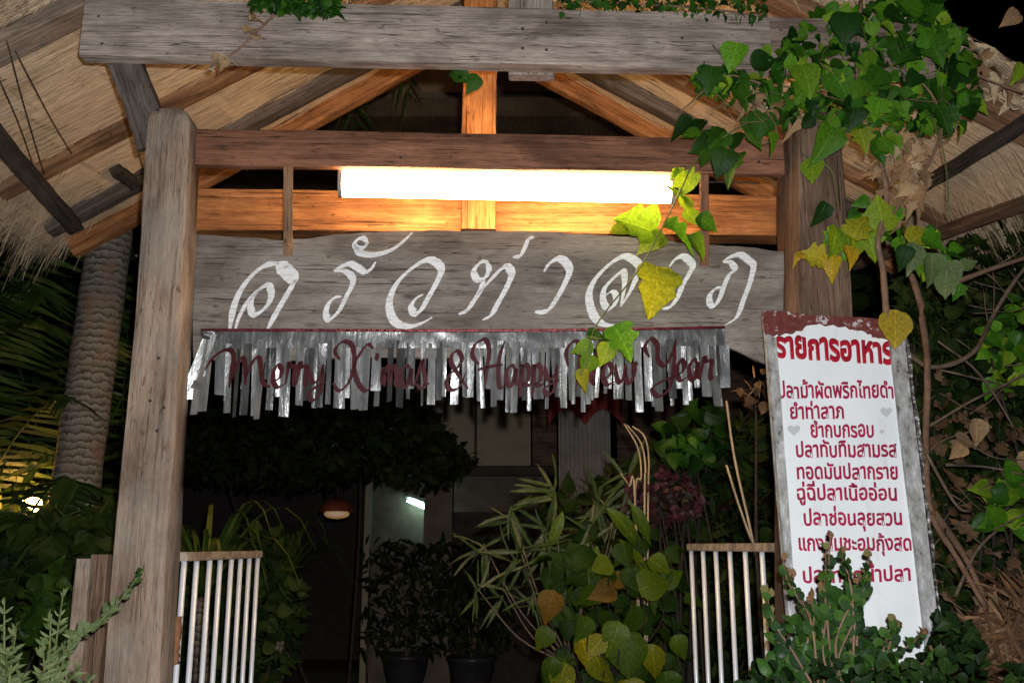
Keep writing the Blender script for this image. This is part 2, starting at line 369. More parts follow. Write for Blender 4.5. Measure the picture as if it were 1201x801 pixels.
MAT_curt = plain('gray_curtain_cloth', (.22, .21, .20), .8, var=.25, scale=6)
MAT_redcl = plain('red_valance_cloth', (.16, .015, .012), .7, var=.3)
MAT_pot = plain('dark_glazed_pot', (.03, .03, .035), .35, var=.3)
MAT_house = plain('lamp_housing_enamel', (.8, .8, .78), .4, var=.05)
MAT_cap = plain('gray_lamp_cap', (.22, .21, .2), .6)
def emis(name, col, st):
    m, nt, b = M_(name); b.inputs['Base Color'].default_value = (.8, .8, .8, 1)
    b.inputs['Emission Color'].default_value = (*col, 1); b.inputs['Emission Strength'].default_value = st; return m
MAT_tube = emis('lit_fluorescent_diffuser', (1, .62, .27), 62)

# ------------------------------------------------------------------ ground
gm = bpy.data.meshes.new('ground'); vs = []; fs = []
N = 40
for j in range(N + 1):
    for i in range(N + 1):
        x = (i / N * 2 - 1); y = (j / N * 2 - 1); X = x * abs(x) * 90; Yy = y * abs(y) * 90 + 10
        vs.append((X, Yy, 0))
for j in range(N):
    for i in range(N): a = j * (N + 1) + i; fs.append((a, a + 1, a + N + 2, a + N + 1))
tag(add('ground', mesh('ground', vs, fs), mat=MAT_soil), kind='structure')
tag(add('path', mesh('path', [(-1.5, 1, .004), (1.3, 1, .004), (1.3, 30, .004), (-1.5, 30, .004)], [(0, 1, 2, 3)]), mat=MAT_path), kind='structure')

# ------------------------------------------------------------------ the gateway and its thatched roof
MAT_trim0 = plain('black_iron', (.03, .024, .02), .7)
gate = thing('thatched_gateway', GP(0, 0, 0), 'rough timber gateway with two thick posts and a palm thatched roof above the sign', 'gateway')
def post(pxl_b, pxl_t, pxr_b, pxr_t, n0, n1, ytop, mat, seed):
    """post given by the left and right edges of its front face at the picture's bottom and at its top"""
    r = random.Random(seed); vs = []; fs = []; seg = 26
    ub0 = gu(pxl_b, 801, n0)[0]; ub1 = gu(pxr_b, 801, n0)[0]; zb = gu(pxl_b, 801, n0)[1]
    ut0 = gu(pxl_t, ytop + 20, n0)[0]; ut1 = gu(pxr_t, ytop + 20, n0)[0]; zt = gu((pxl_t + pxr_t) / 2, ytop, n0)[1]
    ph = [r.uniform(0, 6) for _ in range(4)]
    O = GP((ub0 + ub1) / 2, 0, (n0 + n1) / 2); rings = []
    for i in range(seg + 1):
        z = zt * (i / seg) ** .8 if i < seg - 3 else zt - .022 * (seg - i)
        t = (z - zb) / (zt - zb); a = ub0 + (ut0 - ub0) * t; b = ub1 + (ut1 - ub1) * t
        if t < -.6: a = ub0 - (ut0 - ub0) * .6; b = ub1 - (ut1 - ub1) * .6
        k = max(0, i - (seg - 3)); ins = (0, .004, .012, .034)[k]; zz = z if i < seg else zt
        a += ins + math.sin(z * 3 + ph[0]) * .006; b -= ins + math.sin(z * 2.3 + ph[1]) * .006
        m0, m1 = n0 + ins * .7, n1 - ins * .7; bev = .012 + .005 * math.sin(z * 4 + ph[2])
        ring = [(a + bev * .5, m0), (b - bev, m0), (b - bev * .3, m0 + bev * .35), (b, m0 + bev), (b, m1 - bev * .5), (b - bev * .5, m1), (a + bev * .5, m1), (a, m1 - bev * .5), (a, m0 + bev * .5), (a + bev * .2, m0 + bev * .15)]
        for (u, n) in ring:
            p = GP(u + r.uniform(-1, 1) * .0015, zz, n + r.uniform(-1, 1) * .0015) - O; vs.append((GU.dot(p), GN.dot(p), p.z))
    n = 10
    for i in range(seg):
        for j in range(n): a = i * n + j; b = i * n + (j + 1) % n; fs.append((a, b, b + n, a + n))
    fs.append(tuple(range(n - 1, -1, -1))); fs.append(tuple(range(seg * n, seg * n + n)))
    # local X up, so the grain runs along the post
    R = Matrix((GU, GN, GZ)).transposed().to_4x4(); R.translation = O
    Q = Matrix(((0, 0, 1, 0), (0, 1, 0, 0), (-1, 0, 0, 0), (0, 0, 0, 1)))   # local (x,y,z)->(z,y,-x)
    vs = [Q @ Vector(v) for v in vs]
    me = mesh('post', vs, fs, True); sharp(me, 40)
    return add('post', me, gate, R @ Q.inverted(), mat)
tag(post(122, 173, 190, 221, -.11, .03, 124, W['post'], 1), 'pale worn left gatepost with rounded top')
tag(post(938, 936, 1022, 988, -.13, .12, 128, W['postr'], 2), 'brown right gatepost half hidden by vine leaves')

def gbeam(name, x0, x1, ytl, ybl, ytr, ybr, n0, n1, mat, **k):
    """horizontal beam: front face from the left edge (x0, ytl..ybl) to the right edge (x1, ytr..ybr)"""
    u0, zt0 = gu(x0, ytl, n0); _, zb0 = gu(x0, ybl, n0); u1, zt1 = gu(x1, ytr, n0); _, zb1 = gu(x1, ybr, n0)
    h0 = zt0 - zb0; h1 = zt1 - zb1; nc = (n0 + n1) / 2
    return timber(name, GP(u0, (zt0 + zb0) / 2, nc), GP(u1, (zt1 + zb1) / 2, nc), n1 - n0, h0, mat, gate, GZ, taper=(1, 1), **k)
o = gbeam('top_beam', 100, 902, -3, 64, 18, 81, -.21, -.15, W['gray'], seed=5, rough=.003, bev=.004, seg=26); o['label'] = 'weathered gray beam across the top with nail holes'
gbeam('beam_extension', 880, 1092, 19, 83, 27, 90, -.149, -.10, W['ext'], seed=9)
gbeam('cross_beam', 230, 918, 151, 193, 162, 204, -.03, .015, W['brown'], seed=7, rough=.002, seg=22)
gbeam('rear_beam', 226, 930, 221, 269, 232, 274, .50, .62, W['orange'], seed=8, seg=22)
for px, py, n_ in ((613, 34, -.2105), (641, 27, -.2105), (613, 57, -.2105), (641, 59, -.2105), (116, 20, -.2105), (120, 52, -.2105), (800, 45, -.2105), (160, 300, -.1105), (186, 420, -.1105), (176, 470, -.1105), (192, 478, -.1105), (184, 505, -.1105), (262, 172, -.0305), (890, 190, -.0305), (470, 185, -.0305)):
    tube('nail_head', [G(px, py, n_ - .002), G(px, py, n_ + .006)], .0055, .0055, MAT_trim0, gate, seg=8, k=1, wob=.1)
NB = 1.6                                       # the roof's rear edge
# king post, hangs in front of the rear beam
u0, zb = gu(541, 268, .44); u1, _ = gu(582, 268, .44)
timber('king_post', GP((u0 + u1) / 2, zb, .47), GP((u0 + u1) / 2, 4.42, .47), u1 - u0, .055, W['orange'], gate, -GN)
u0, zb = gu(597, 89, -.1); u1, _ = gu(650, 89, -.1)
timber('ridge_post', GP((u0 + u1) / 2, zb, -.083), GP((u0 + u1) / 2, 4.40, -.083), .05, u1 - u0, W['gray'], gate, GU)
timber('diagonal_brace', G(143, 66, -.12), G(180, 172, -.05), .045, .118, W['brace'], gate, GU, seed=3, bow=.012)

# roof planes from the rear verge and the ridge seen in the photo
R0 = G(551, 32, NB); EL = G(85, 281, NB); ER = G(1053, 301, NB)
sl = [(EL - R0).normalized(), (ER - R0).normalized()]           # down-slope directions
LEN = [(EL - R0).length + .10, (ER - R0).length + .10]
NF = 0.02
NRM = []
for s in sl:
    n = s.cross(GN).normalized(); NRM.append(n if n.z > 0 else -n)
def roofpt(px, py, side, drop=0.0):
    return hit(px, py, R0 - NRM[side] * drop, NRM[side])
def roofxy(side, d, n): return R0 + sl[side] * d + GN * (n - NB)
roof = None
for side in (0, 1):
    qb = roofpt(46, 34, 0, .05); nb_ = (qb - GO).dot(GN); nf = nb_ - .05 if side == 0 else NF
    print('NF', nf)
    # irregular thatch slab
    vs = []; fs = []; ni, nj = 72, 12; O = roofxy(side, 0, NB)
    X = sl[side]; Yv = GN; Z = NRM[side]
    if X.cross(Yv).dot(Z) < 0: Yv = -GN
    Mr = Matrix((X, Yv, Z)).transposed().to_4x4(); Mr.translation = O
    r = random.Random(20 + side); sgn = 1 if Yv.dot(GN) > 0 else -1
    for top in (0, 1):
        for i in range(ni + 1):
            for j in range(nj + 1):
                d = LEN[side] * i / ni; yy = (nf - NB) * j / nj
                z = (.17 if top else 0) + r.uniform(-.003, .003) - (.006 * math.sin(d * 9 + j)) - (0 if top else .022 * ((d / .36 + .05 * math.sin(j * 2.1)) % 1))
                vs.append((d - (.02 if top else 0), yy * sgn + (r.uniform(-.02, .02) if j in (0, nj) else 0), z))
    S = (ni + 1) * (nj + 1)
    for i in range(ni):
        for j in range(nj):
            a = i * (nj + 1) + j; fs.append((a, a + 1, a + nj + 2, a + nj + 1)); fs.append((S + a, S + a + nj + 1, S + a + nj + 2, S + a + 1))
    for i in range(ni):
        for j in (0, nj): a = i * (nj + 1) + j; fs.append((a, a + nj + 1, S + a + nj + 1, S + a))
    for j in range(nj):
        for i in (0, ni): a = i * (nj + 1) + j; fs.append((a, S + a, S + a + 1, a + 1))
    ro = add('thatch_roof', mesh('thatch_roof', vs, fs), gate, Mr, MAT_thatch)
    # loose straws lying against the underside and overlapping course ends
    vs = []; fs = []
    for k in range(4200):
        d = r.uniform(0, LEN[side]); yy = r.uniform(nf - NB, 0) * sgn; l = r.uniform(.12, .42); a = r.gauss(.06, .05); w = r.uniform(.001, .0028)
        z0 = -.006 - .022 * ((d / .36) % 1) - r.random() * .003; z1 = z0 - r.random() * .006; l = min(l, .2)
        dx, dy = math.cos(a) * l, math.sin(a) * l; d2 = min(d + dx, LEN[side] + .05)
        if not (min(0, (nf - NB) * sgn) < yy + dy < max(0, (nf - NB) * sgn)): continue
        q = len(vs); vs += [(d, yy - w, z0), (d, yy + w, z0), (d2, yy + dy + w, z1), (d2, yy + dy - w, z1)]; fs.append((q, q + 1, q + 2, q + 3))
    tag(add('underside_straw', mesh('straw', vs, fs), ro, Mr, MAT_straw), kind='stuff')
    # ragged fringe at the eave, the front verge and the rear verge
    vs = []; fs = []
    def strand(p, v, l, w, g):
        q = len(vs); side_v = Vector((r.uniform(-1, 1), r.uniform(-1, 1), r.uniform(-.3, .3))).normalized() * w
        for t in (0, .5, 1):
            c = p + v * l * t + Vector((0, 0, -g * t * t * l)); vs.append(c - side_v * (1 - .6 * t)); vs.append(c + side_v * (1 - .6 * t))
        fs.append((q, q + 1, q + 3, q + 2)); fs.append((q + 2, q + 3, q + 5, q + 4))
    Ri = Mr.inverted(); 
    for k in range(3000):
        n = r.uniform(nf, NB); dd = LEN[side] - r.random() ** 2 * .35; up = r.uniform(-.01, .16)
        p = roofxy(side, dd, n) + NRM[side] * up
        v = (sl[side] + GN * r.gauss(0, .25) + Vector((0, 0, -r.random() * .9))).normalized()
        strand(p, v, r.uniform(.04, .20), r.uniform(.001, .003), r.uniform(.1, .9))
    for k in range(2600):
        rear = k % 3 == 0; n = NB if rear else nf; dd = r.uniform(.2, LEN[side])
        p = roofxy(side, dd, n) + NRM[side] * r.uniform(0, .17)
        v = (sl[side] * r.uniform(.3, 1) + GN * (1 if rear else -1) * r.uniform(-.1, .6) + Vector((0, 0, -r.random() * .5))).normalized()
        strand(p, v, r.uniform(.04, .16), r.uniform(.001, .0028), .3)
    vs = [Ri @ v for v in vs]
    tag(add('straw_fringe', mesh('fringe', vs, fs), ro, Mr, MAT_fringe), kind='stuff')
    # rafters under the thatch (sub-parts)
    def raf(n, w, h, mat, d0=0.0, d1=None, drop=None, nm='rafter', sd=0):
        d1 = d1 or LEN[side] - .08; drop = drop or h / 2 + .012
        timber(nm, roofxy(side, d0, n) - NRM[side] * drop, roofxy(side, d1, n) - NRM[side] * drop, w, h, mat, ro, NRM[side], seed=30 + sd)
    raf(nf + .05, .11, .07, W['post'] if side == 0 else W['raft'], sd=1, nm='barge_board')
    raf(NB - .04, .07, .10, W['orange'], sd=2)
    raf(NB - .30, .09, .07, W['brace'], sd=3)
    if side == 0:
        q = roofpt(137, 155, 0, .04); raf((q - GO).dot(GN), .085, .06, W['raft'], sd=4)
    else: raf(NB - .62, .07, .06, W['raft'], sd=5)
def slopebat(pa, pb, side, w, h, mat, drop):
    a = roofpt(*pa, side, drop); b = roofpt(*pb, side, drop)
    return timber('batten', a, b, w, h, mat, gate, NRM[side])
slopebat((-30, 128), (88, 268), 0, .075, .05, W['dark'], .13)
slopebat((136, 199), (158, 217), 0, .06, .045, W['dark'], .06)
slopebat((1086, 216), (1240, 122), 1, .05, .05, W['dark'], .10)
slopebat((1000, 310), (1240, 225), 1, .05, .05, W['stake'], .16)
tube('ridge_pole', [roofxy(0, 0, NF - .1) - GZ * .05, roofxy(0, 0, NB + .1) - GZ * .05], .05, .05, W['raft'], gate, seg=10, k=1, wob=0)
for pts in (((8, 48), (30, 130), (52, 205)), ((18, 60), (60, 140), (84, 180)), ((0, 95), (24, 150), (44, 210)), ((155, 150), (168, 200), (176, 226))):
    P = [roofpt(x, y, 0, .12) for x, y in pts]; tube('cord', P, .0028, .0028, MAT_wire, gate, seg=4)

# ------------------------------------------------------------------ fluorescent lamp between the beams
lc0 = gu(399, 214, .065); lc1 = gu(789, 224, .065)
zl = (gu(399, 194, .065)[1] + gu(399, 233, .065)[1]) / 2; zr = (gu(789, 203, .065)[1] + gu(789, 240, .065)[1]) / 2
lamp = thing('fluorescent_lamp', GP((lc0[0] + lc1[0]) / 2, zl + .06, .065), 'long lit white fluorescent lamp hung under the brown cross beam', 'lamp')
LA = GP(lc0[0], zl, .065); LB = GP(lc1[0], zr, .065); LX = (LB - LA)
LMx = frame(LA, LX, GZ); Ll = LX.length
# diffuser: half round prism
vs = []; fs = []; k = 20
for i in (0, 1):
    for j in range(k + 1):
        a = 2 * math.pi * j / k; vs.append(((.012 + i * (Ll - .024)), .036 * math.cos(a), -.003 + .056 * math.sin(a)))
    
for j in range(k): fs.append((j, j + 1, j + k + 2, j + k + 1))
fs.append(tuple(range(k - 1, -1, -1))); fs.append(tuple(range(k + 1, 2 * k + 1)))
add('diffuser', mesh('diffuser', vs, fs, False), lamp, LMx, MAT_tube)
box('housing', (0, -.014, .0545), (Ll, .014, .066), MAT_house, lamp, LMx, .002)
for xx in (-.004, Ll - .010):
    vs = []; fs = []
    for i in (0, 1):
        for j in range(k + 1):
            a = 2 * math.pi * j / k; vs.append((xx + .014 * i, .039 * math.cos(a), -.003 + .059 * math.sin(a)))
    for j in range(k): fs.append((j, j + 1, j + k + 2, j + k + 1))
    fs.append(tuple(range(k - 1, -1, -1))); fs.append(tuple(range(k + 1, 2 * k + 1)))
    add('end_cap', mesh('end_cap', vs, fs), lamp, LMx, MAT_cap)
tube('power_cable', [LMx @ Vector((Ll - .02, .0, .05)), LMx @ Vector((Ll + .05, .02, .01)), LMx @ Vector((Ll + .16, .05, .05)), LMx @ Vector((Ll + .34, .0, .03))], .003, .003, MAT_wire, lamp, seg=5)
for xx in (.12, Ll - .12): tube('lamp_bracket', [LMx @ Vector((xx, 0, .05)), LMx @ Vector((xx, -.06, .085))], .004, .004, MAT_rust, lamp, k=1)

# ------------------------------------------------------------------ wooden sign
NS = .036
sg = thing('wooden_sign', G(575, 400, NS), 'long gray plank sign with white painted Thai lettering hung between the posts', 'sign')
top = [(226, 275), (262, 276), (300, 279), (330, 281), (360, 279), (400, 274), (440, 271), (500, 270), (560, 270), (620, 271), (690, 274), (740, 278), (800, 284), (850, 288), (890, 291), (922, 295)]
bot = [(226, 420), (300, 424), (360, 421), (430, 418), (500, 420), (570, 417), (640, 412), (700, 408), (760, 402), (810, 400), (850, 405), (872, 414), (895, 425), (922, 437)]
def bi(lst, x):
    for (a, b), (c, d) in zip(lst, lst[1:]):
        if x <= c: return b + (d - b) * (x - a) / (c - a)
    return lst[-1][1]
xs = [226 + (922 - 226) * i / 60 for i in range(61)]; vs = []; fs = []; TH = .032; nr = 6
SO = G(232, 400, NS); SM = frame(SO, GU, GZ); SMi = SM.inverted()
r = random.Random(4)
for back in (0, 1):
    for x in xs:
        yt = bi(top, x) + r.uniform(-.8, .8); yb = bi(bot, x) + r.uniform(-.8, .8)
        for j in range(nr):
            t = j / (nr - 1); p = G(x, yt + (yb - yt) * t, NS); d = .006 if j in (0, nr - 1) else 0
            vs.append(SMi @ (p + GN * (TH - d if back else d)))
S = 61 * nr
for i in range(60):
    for j in range(nr - 1):
        a = i * nr + j; fs.append((a, a + 1, a + nr + 1, a + nr)); fs.append((S + a, S + a + nr, S + a + nr + 1, S + a + 1))
    for j, fl_ in ((0, 0), (nr - 1, 1)):
        a = i * nr + j; f = (a, a + nr, S + a + nr, S + a); fs.append(f if not fl_ else f[::-1])
for i in (0, 60):
    for j in range(nr - 1): a = i * nr + j; f = (a, S + a, S + a + 1, a + 1); fs.append(f if i == 0 else f[::-1])
board = add('board', mesh('board', vs, fs, True), sg, SM, W['sign']); sharp(board.data, 30)
def ribbon(strokes, P, w0, off, thick, mode='flat', wfun=None):
    """painted brush strokes as thin raised ribbons; strokes are lists of picture points mapped by P"""
    vs = []; fs = []
    for st in strokes:
        w = w0
        if isinstance(st, tuple): st, w = st
        pts = spline([Vector((x, y, 0)) for x, y in st], 7); n = len(pts)
        base = len(vs)
        for i, p in enumerate(pts):
            d = (pts[min(i + 1, n - 1)] - pts[max(i - 1, 0)]).normalized(); nn = Vector((-d.y, d.x, 0))
            t = i / (n - 1); ww = w * (.35 + .65 * min(1, min(t, 1 - t) * 6)) / 2 * (1 + .05 * math.sin(i * 1.7))
            ww *= .42 + .95 * abs(d.x * .64 + d.y * .77) ** 1.3
            for q in (-1, 1):
                c = p + nn * ww * q
                vs.append(P(c.x, c.y, off)); vs.append(P(c.x, c.y, off + thick))
        for i in range(n - 1):
            a = base + i * 4
            fs += [(a + 1, a + 3, a + 7, a + 5), (a, a + 4, a + 6, a + 2), (a, a + 1, a + 5, a + 4), (a + 2, a + 6, a + 7, a + 3)]
        a = base; fs.append((a, a + 2, a + 3, a + 1)); a = base + (n - 1) * 4; fs.append((a, a + 1, a + 3, a + 2))
    return vs, fs
def cv(pts, x0, y0, s): return [(x0 + a / s, y0 + b / s) for a, b in pts]
A = lambda p: cv(p, 230, 270, 5.459)
B = lambda p: cv(p, 440, 270, 5.004)
C = lambda p: cv(p, 670, 270, 5.004)
def circ(cx, cy, rx, ry, a0=0, a1=360, k=9):
    return [(cx + rx * math.cos(math.radians(a0 + (a1 - a0) * i / k)), cy + ry * math.sin(math.radians(a0 + (a1 - a0) * i / k))) for i in range(k + 1)]
letters = [
 [(A([(215, 640), (240, 500), (290, 380), (370, 280), (450, 225), (530, 212)]), 6.5), (A([(520, 215), (570, 255), (610, 295), (650, 322)]), 10), (A([(640, 318), (590, 400), (520, 520), (455, 640)]), 6.5),
  (A([(250, 640), (275, 560), (330, 460), (400, 385), (460, 355), (482, 400), (470, 460), (425, 515), (375, 540), (352, 505), (362, 440), (410, 378)]), 5.5)],
 [(A([(880, 262), (930, 235), (985, 217), (1030, 238), (1080, 266), (1120, 250), (1150, 205)]), 5), (A([(885, 262), (950, 264), (998, 300), (1000, 350), (960, 430), (920, 510), (880, 555), (848, 572), (832, 530), (850, 470), (890, 432), (930, 425)]), 5)],
 [(A([(1100, 90), (1075, 55), (1035, 60), (1015, 95), (1040, 115), (1080, 108), (1095, 80)]), 4), (A([(1015, 90), (1040, 140), (1110, 160), (1190, 150), (1265, 120), (1330, 70), (1385, 15)]), 5)],
 [(B([(335, 512), (270, 548), (200, 565), (125, 545), (88, 480), (88, 400), (130, 310), (210, 230), (300, 178), (360, 192), (388, 237), (360, 310), (310, 400), (270, 468), (235, 488), (212, 450), (240, 402), (282, 378)]), 6)],
 [(B([(665, 185), (620, 190), (580, 240), (600, 290), (645, 280), (668, 230), (655, 190)]), 5), (B([(640, 290), (620, 350), (580, 415), (540, 470), (490, 495)]), 6), (B([(595, 385), (680, 290), (750, 222), (785, 225), (800, 265), (770, 340), (720, 430), (680, 500), (630, 528)]), 6)],
 [(B([(932, 42), (900, 55), (875, 110), (850, 152), (808, 160)]), 4.5)],
 [(B([(990, 245), (1020, 200), (1070, 170), (1115, 187), (1140, 240), (1110, 320), (1060, 410), (1020, 465), (980, 482), (938, 480)]), 6)],
 [(C([(250, 562), (190, 553), (140, 515), (112, 450), (105, 370), (140, 290), (220, 205), (300, 158), (360, 172), (398, 215), (380, 280), (345, 360), (290, 450)]), 6), (C([(290, 450), (308, 350), (312, 270), (298, 243), (240, 290), (192, 350), (188, 420), (215, 458), (250, 440), (262, 390), (240, 362), (205, 380)]), 5)],
 [(C([(575, 215), (610, 172), (660, 157), (710, 205), (690, 260), (655, 320), (620, 400), (580, 450), (535, 462)]), 5.5)],
 [(C([(890, 187), (935, 192), (958, 232), (925, 265), (895, 330), (870, 400), (840, 442), (812, 428), (815, 380), (850, 342), (888, 335)]), 5), (C([(888, 185), (930, 160), (990, 146), (1040, 178), (1068, 210), (1050, 300), (1010, 410), (970, 510), (900, 560)]), 5)],
]
for st in letters:
    st = [(s, w * 1.32) for s, w in st]
    vs, fs = ribbon(st, lambda x, y, o: SMi @ (G(x, y, NS) - GN * o), 6, -.002, .005)
    add('letter', mesh('letter', vs, fs), sg, SM, MAT_brush)
for px, y0, y1 in ((338, 196, 300), (826, 205, 312)):
    o = timber('hanger_strap', G(px, y0, -.036), G(px, y1, .040), .008, .034, W['raft'] if px < 500 else W['brown'], sg, GU, rough=.001, bev=.002)
    tube('bolt', [G(px, y1 - 12, .038), G(px, y1 - 12, .015)], .008, .007, MAT_rust, sg, k=1, wob=0)

# ------------------------------------------------------------------ foil greeting banner
NBn = .022
ban = thing('foil_banner', G(540, 390, NBn), 'fringed silver foil banner with maroon script reading Merry Xmas & Happy New Year', 'banner')
tube('ribbon_edge', [G(236, 387, NBn - .004), G(400, 387.5, NBn - .006), G(560, 388, NBn - .006), G(700, 387, NBn - .006), G(850, 384, NBn - .004)], .0055, .0055, MAT_ribbon, ban, seg=6, wob=.1)
def strip(x, y0, y1, w, n, mat=None, tilt=0.0, lean=0.0, nm='foil_strip'):
    a = G(x, y0, n); mp = mpp(a); h = (a - G(x, y1, n)).length; ww = w * mp / 2; vs = []; fs = []; k = 6
    cu = rnd.uniform(-.006, .006); tw = rnd.uniform(-.5, .5)
    for i in range(k + 1):
        t = i / k; an = tilt + tw * t
        for q in (-1, 0, 1):
            vs.append((math.cos(an) * ww * q + lean * t * mp, math.sin(an) * ww * q + cu * math.sin(t * 5) + (0.0015 if q == 0 else 0), -h * t))
    for i in range(k):
        for j in (0, 1): p = i * 3 + j; fs.append((p, p + 3, p + 4, p + 1))
    Mx = Matrix((GU, GN, GZ)).transposed().to_4x4(); Mx.translation = a
    return add(nm, mesh(nm, vs, fs, True), ban, Mx, mat or MAT_foil)
# header band, creased
vs = []; fs = []; kx = 90
for i in range(kx + 1):
    x = 236 + (850 - 236) * i / kx; yt = 388.5 - (x > 700) * (x - 700) / 150 * 3
    for j in range(4):
        vs.append(G(x, yt + j * (6.5 if x > 300 else 7), NBn + rnd.uniform(-.003, .003)) - G(236, 388, NBn))
for i in range(kx):
    for j in range(3): a = i * 4 + j; fs.append((a, a + 1, a + 5, a + 4))
add('header_band', mesh('header_band', vs, fs, True), ban, Matrix.Translation(G(236, 388, NBn)), MAT_foil)
x = 238
while x < 846:
    w = rnd.choice((5, 6.5, 8, 9.5, 12)); far = 478 - 6 * abs(math.sin(x * .021)) + (8 if x < 340 else 0)
    strip(x + w / 2, 402 + rnd.uniform(-4, 2), far + rnd.choice((-18, -7, -3, 2, 6)), w * .96, NBn + rnd.uniform(-.006, .004), tilt=rnd.gauss(0, .3), lean=rnd.gauss(0, 1.5))
    x += w + (rnd.random() < .3) * rnd.uniform(1, 6)
for i in range(22):
    x = rnd.uniform(240, 842); strip(x, 396, rnd.uniform(440, 484), rnd.uniform(4, 8), NBn + .010, tilt=rnd.gauss(0, .8), lean=rnd.gauss(0, 3))
for x, y0, y1, w, le in ((243, 388, 398, 16, 3), (237, 434, 456, 10, -6), (247, 392, 468, 14, -22), (836, 440, 476, 11, 6), (240, 396, 486, 9, -6), (833, 388, 404, 14, 0)):
    strip(x, y0, y1, w, NBn - .012, tilt=rnd.uniform(-.15, .15), lean=le)
GL = {  # cursive letters in a unit box (x right, y down)
 'M': [[(-.35, .45), (-.2, .1), (.05, -.12), (.2, .0), (.17, .5), (.12, 1.02)], [(.16, .8), (.3, .25), (.4, .12), (.45, .4), (.44, .95)], [(.45, .75), (.6, .22), (.72, .12), (.76, .4), (.8, .85), (.95, 1.0)]],
 'e': [[(0, .78), (.5, .62), (.68, .3), (.42, .08), (.12, .35), (.1, .75), (.4, 1.0), (1, .82)]],
 'r': [[(0, .9), (.2, .3), (.3, .02), (.42, .2), (.8, .2), (.72, .6), (.75, .95), (1, .85)]],
 'y': [[(.05, .1), (.15, .6), (.4, .8), (.75, .5), (.85, .05)], [(.85, .05), (.8, .7), (.65, 1.3), (.25, 1.55), (.05, 1.25), (.5, .98), (1, .8)]],
 'X': [[(.12, .35), (0, .15), (.2, -.04), (.45, .05), (.5, .45), (.35, .85), (.1, 1.02), (-.05, .85)], [(1.0, .1), (.85, .02), (.65, .22), (.5, .5), (.6, .85), (.8, 1.02), (1.0, .88)]],
 "'": [[(.6, 0), (.3, 1)]],
 'm': [[(0, .9), (.1, .2), (.16, .95)], [(.16, .5), (.33, .08), (.45, .3), (.45, .95)], [(.45, .5), (.64, .08), (.78, .3), (.78, .85), (1, .9)]],
 'a': [[(.75, .25), (.45, .05), (.1, .4), (.2, .9), (.5, .95), (.78, .2), (.78, .8), (1, .95)]],
 's': [[(0, .9), (.45, .1), (.55, -.02), (.6, .35), (.72, .75), (.45, 1.0), (.12, .85)], [(.6, .95), (1, .8)]],
 '&': [[(1.0, 1.0), (.6, .65), (.25, .3), (.3, .05), (.55, -.02), (.72, .18), (.55, .4), (.2, .6), (.02, .82), (.2, 1.02), (.6, .95), (.9, .55)]],
 'H': [[(.2, .5), (.0, .3), (.1, .05), (.4, -.05), (.52, .2), (.45, .6), (.38, 1.02)], [(.15, .62), (.5, .55), (.95, .5)], [(1.0, -.02), (.85, .3), (.8, .7), (.85, 1.0), (1.05, .95)]],
 'p': [[(0, .9), (.25, .05), (.2, .8), (.05, 1.55)], [(.2, .3), (.5, .05), (.75, .3), (.65, .8), (.3, .95), (.8, .98), (1, .85)]],
 'N': [[(-.05, .55), (-.1, .2), (.1, -.02), (.3, .05), (.3, .6), (.22, 1.02)], [(.28, .1), (.5, .5), (.72, 1.0)], [(.72, 1.0), (.8, .4), (.95, -.05), (1.1, .02)]],
 'w': [[(0, .1), (.05, .7), (.22, .95), (.42, .5), (.45, .1)], [(.45, .3), (.5, .85), (.68, .95), (.85, .5), (.85, .08), (1, .15)]],
 'Y': [[(.1, .4), (-.05, .15), (.15, -.05), (.35, .1), (.38, .45), (.6, .6), (.85, .3), (.95, -.03)], [(.95, -.03), (.9, .6), (.75, 1.15), (.4, 1.35), (.2, 1.15), (.6, .95), (1.05, .85)]],
}
TXT = [('M', 262, 320, 415, 454), ('e', 319, 336, 426, 454), ('r', 335, 349, 424, 453), ('r', 348, 362, 424, 453), ('y', 361, 382, 426, 454), ('X', 393, 438, 403, 457), ("'", 440, 445, 414, 423),
       ('m', 447, 470, 427, 455), ('a', 469, 486, 427, 454), ('s', 486, 504, 424, 455), ('&', 523, 549, 413, 456), ('H', 554, 592, 401, 454), ('a', 592, 609, 427, 453), ('p', 609, 624, 426, 452),
       ('p', 623, 638, 426, 452), ('y', 638, 656, 426, 450), ('N', 668, 706, 402, 452), ('e', 706, 723, 424, 451), ('w', 722, 748, 424, 450), ('Y', 758, 794, 400, 448), ('e', 793, 807, 420, 446), ('a', 807, 822, 420, 446), ('r', 821, 838, 418, 446)]
bo = G(262, 430, NBn)
for ch, x0, x1, yt, yb in TXT:
    st = [([(x0 + (x1 - x0) * a, yt + (yb - yt) * b) for a, b in s]) for s in GL[ch]]
    vs, fs = ribbon(st, lambda x, y, o: G(x, y, NBn - .018) - GN * o - bo, 4.8, 0, .002)
    add('letter', mesh('letter', vs, fs), ban, Matrix.Translation(bo), MAT_redfoil)

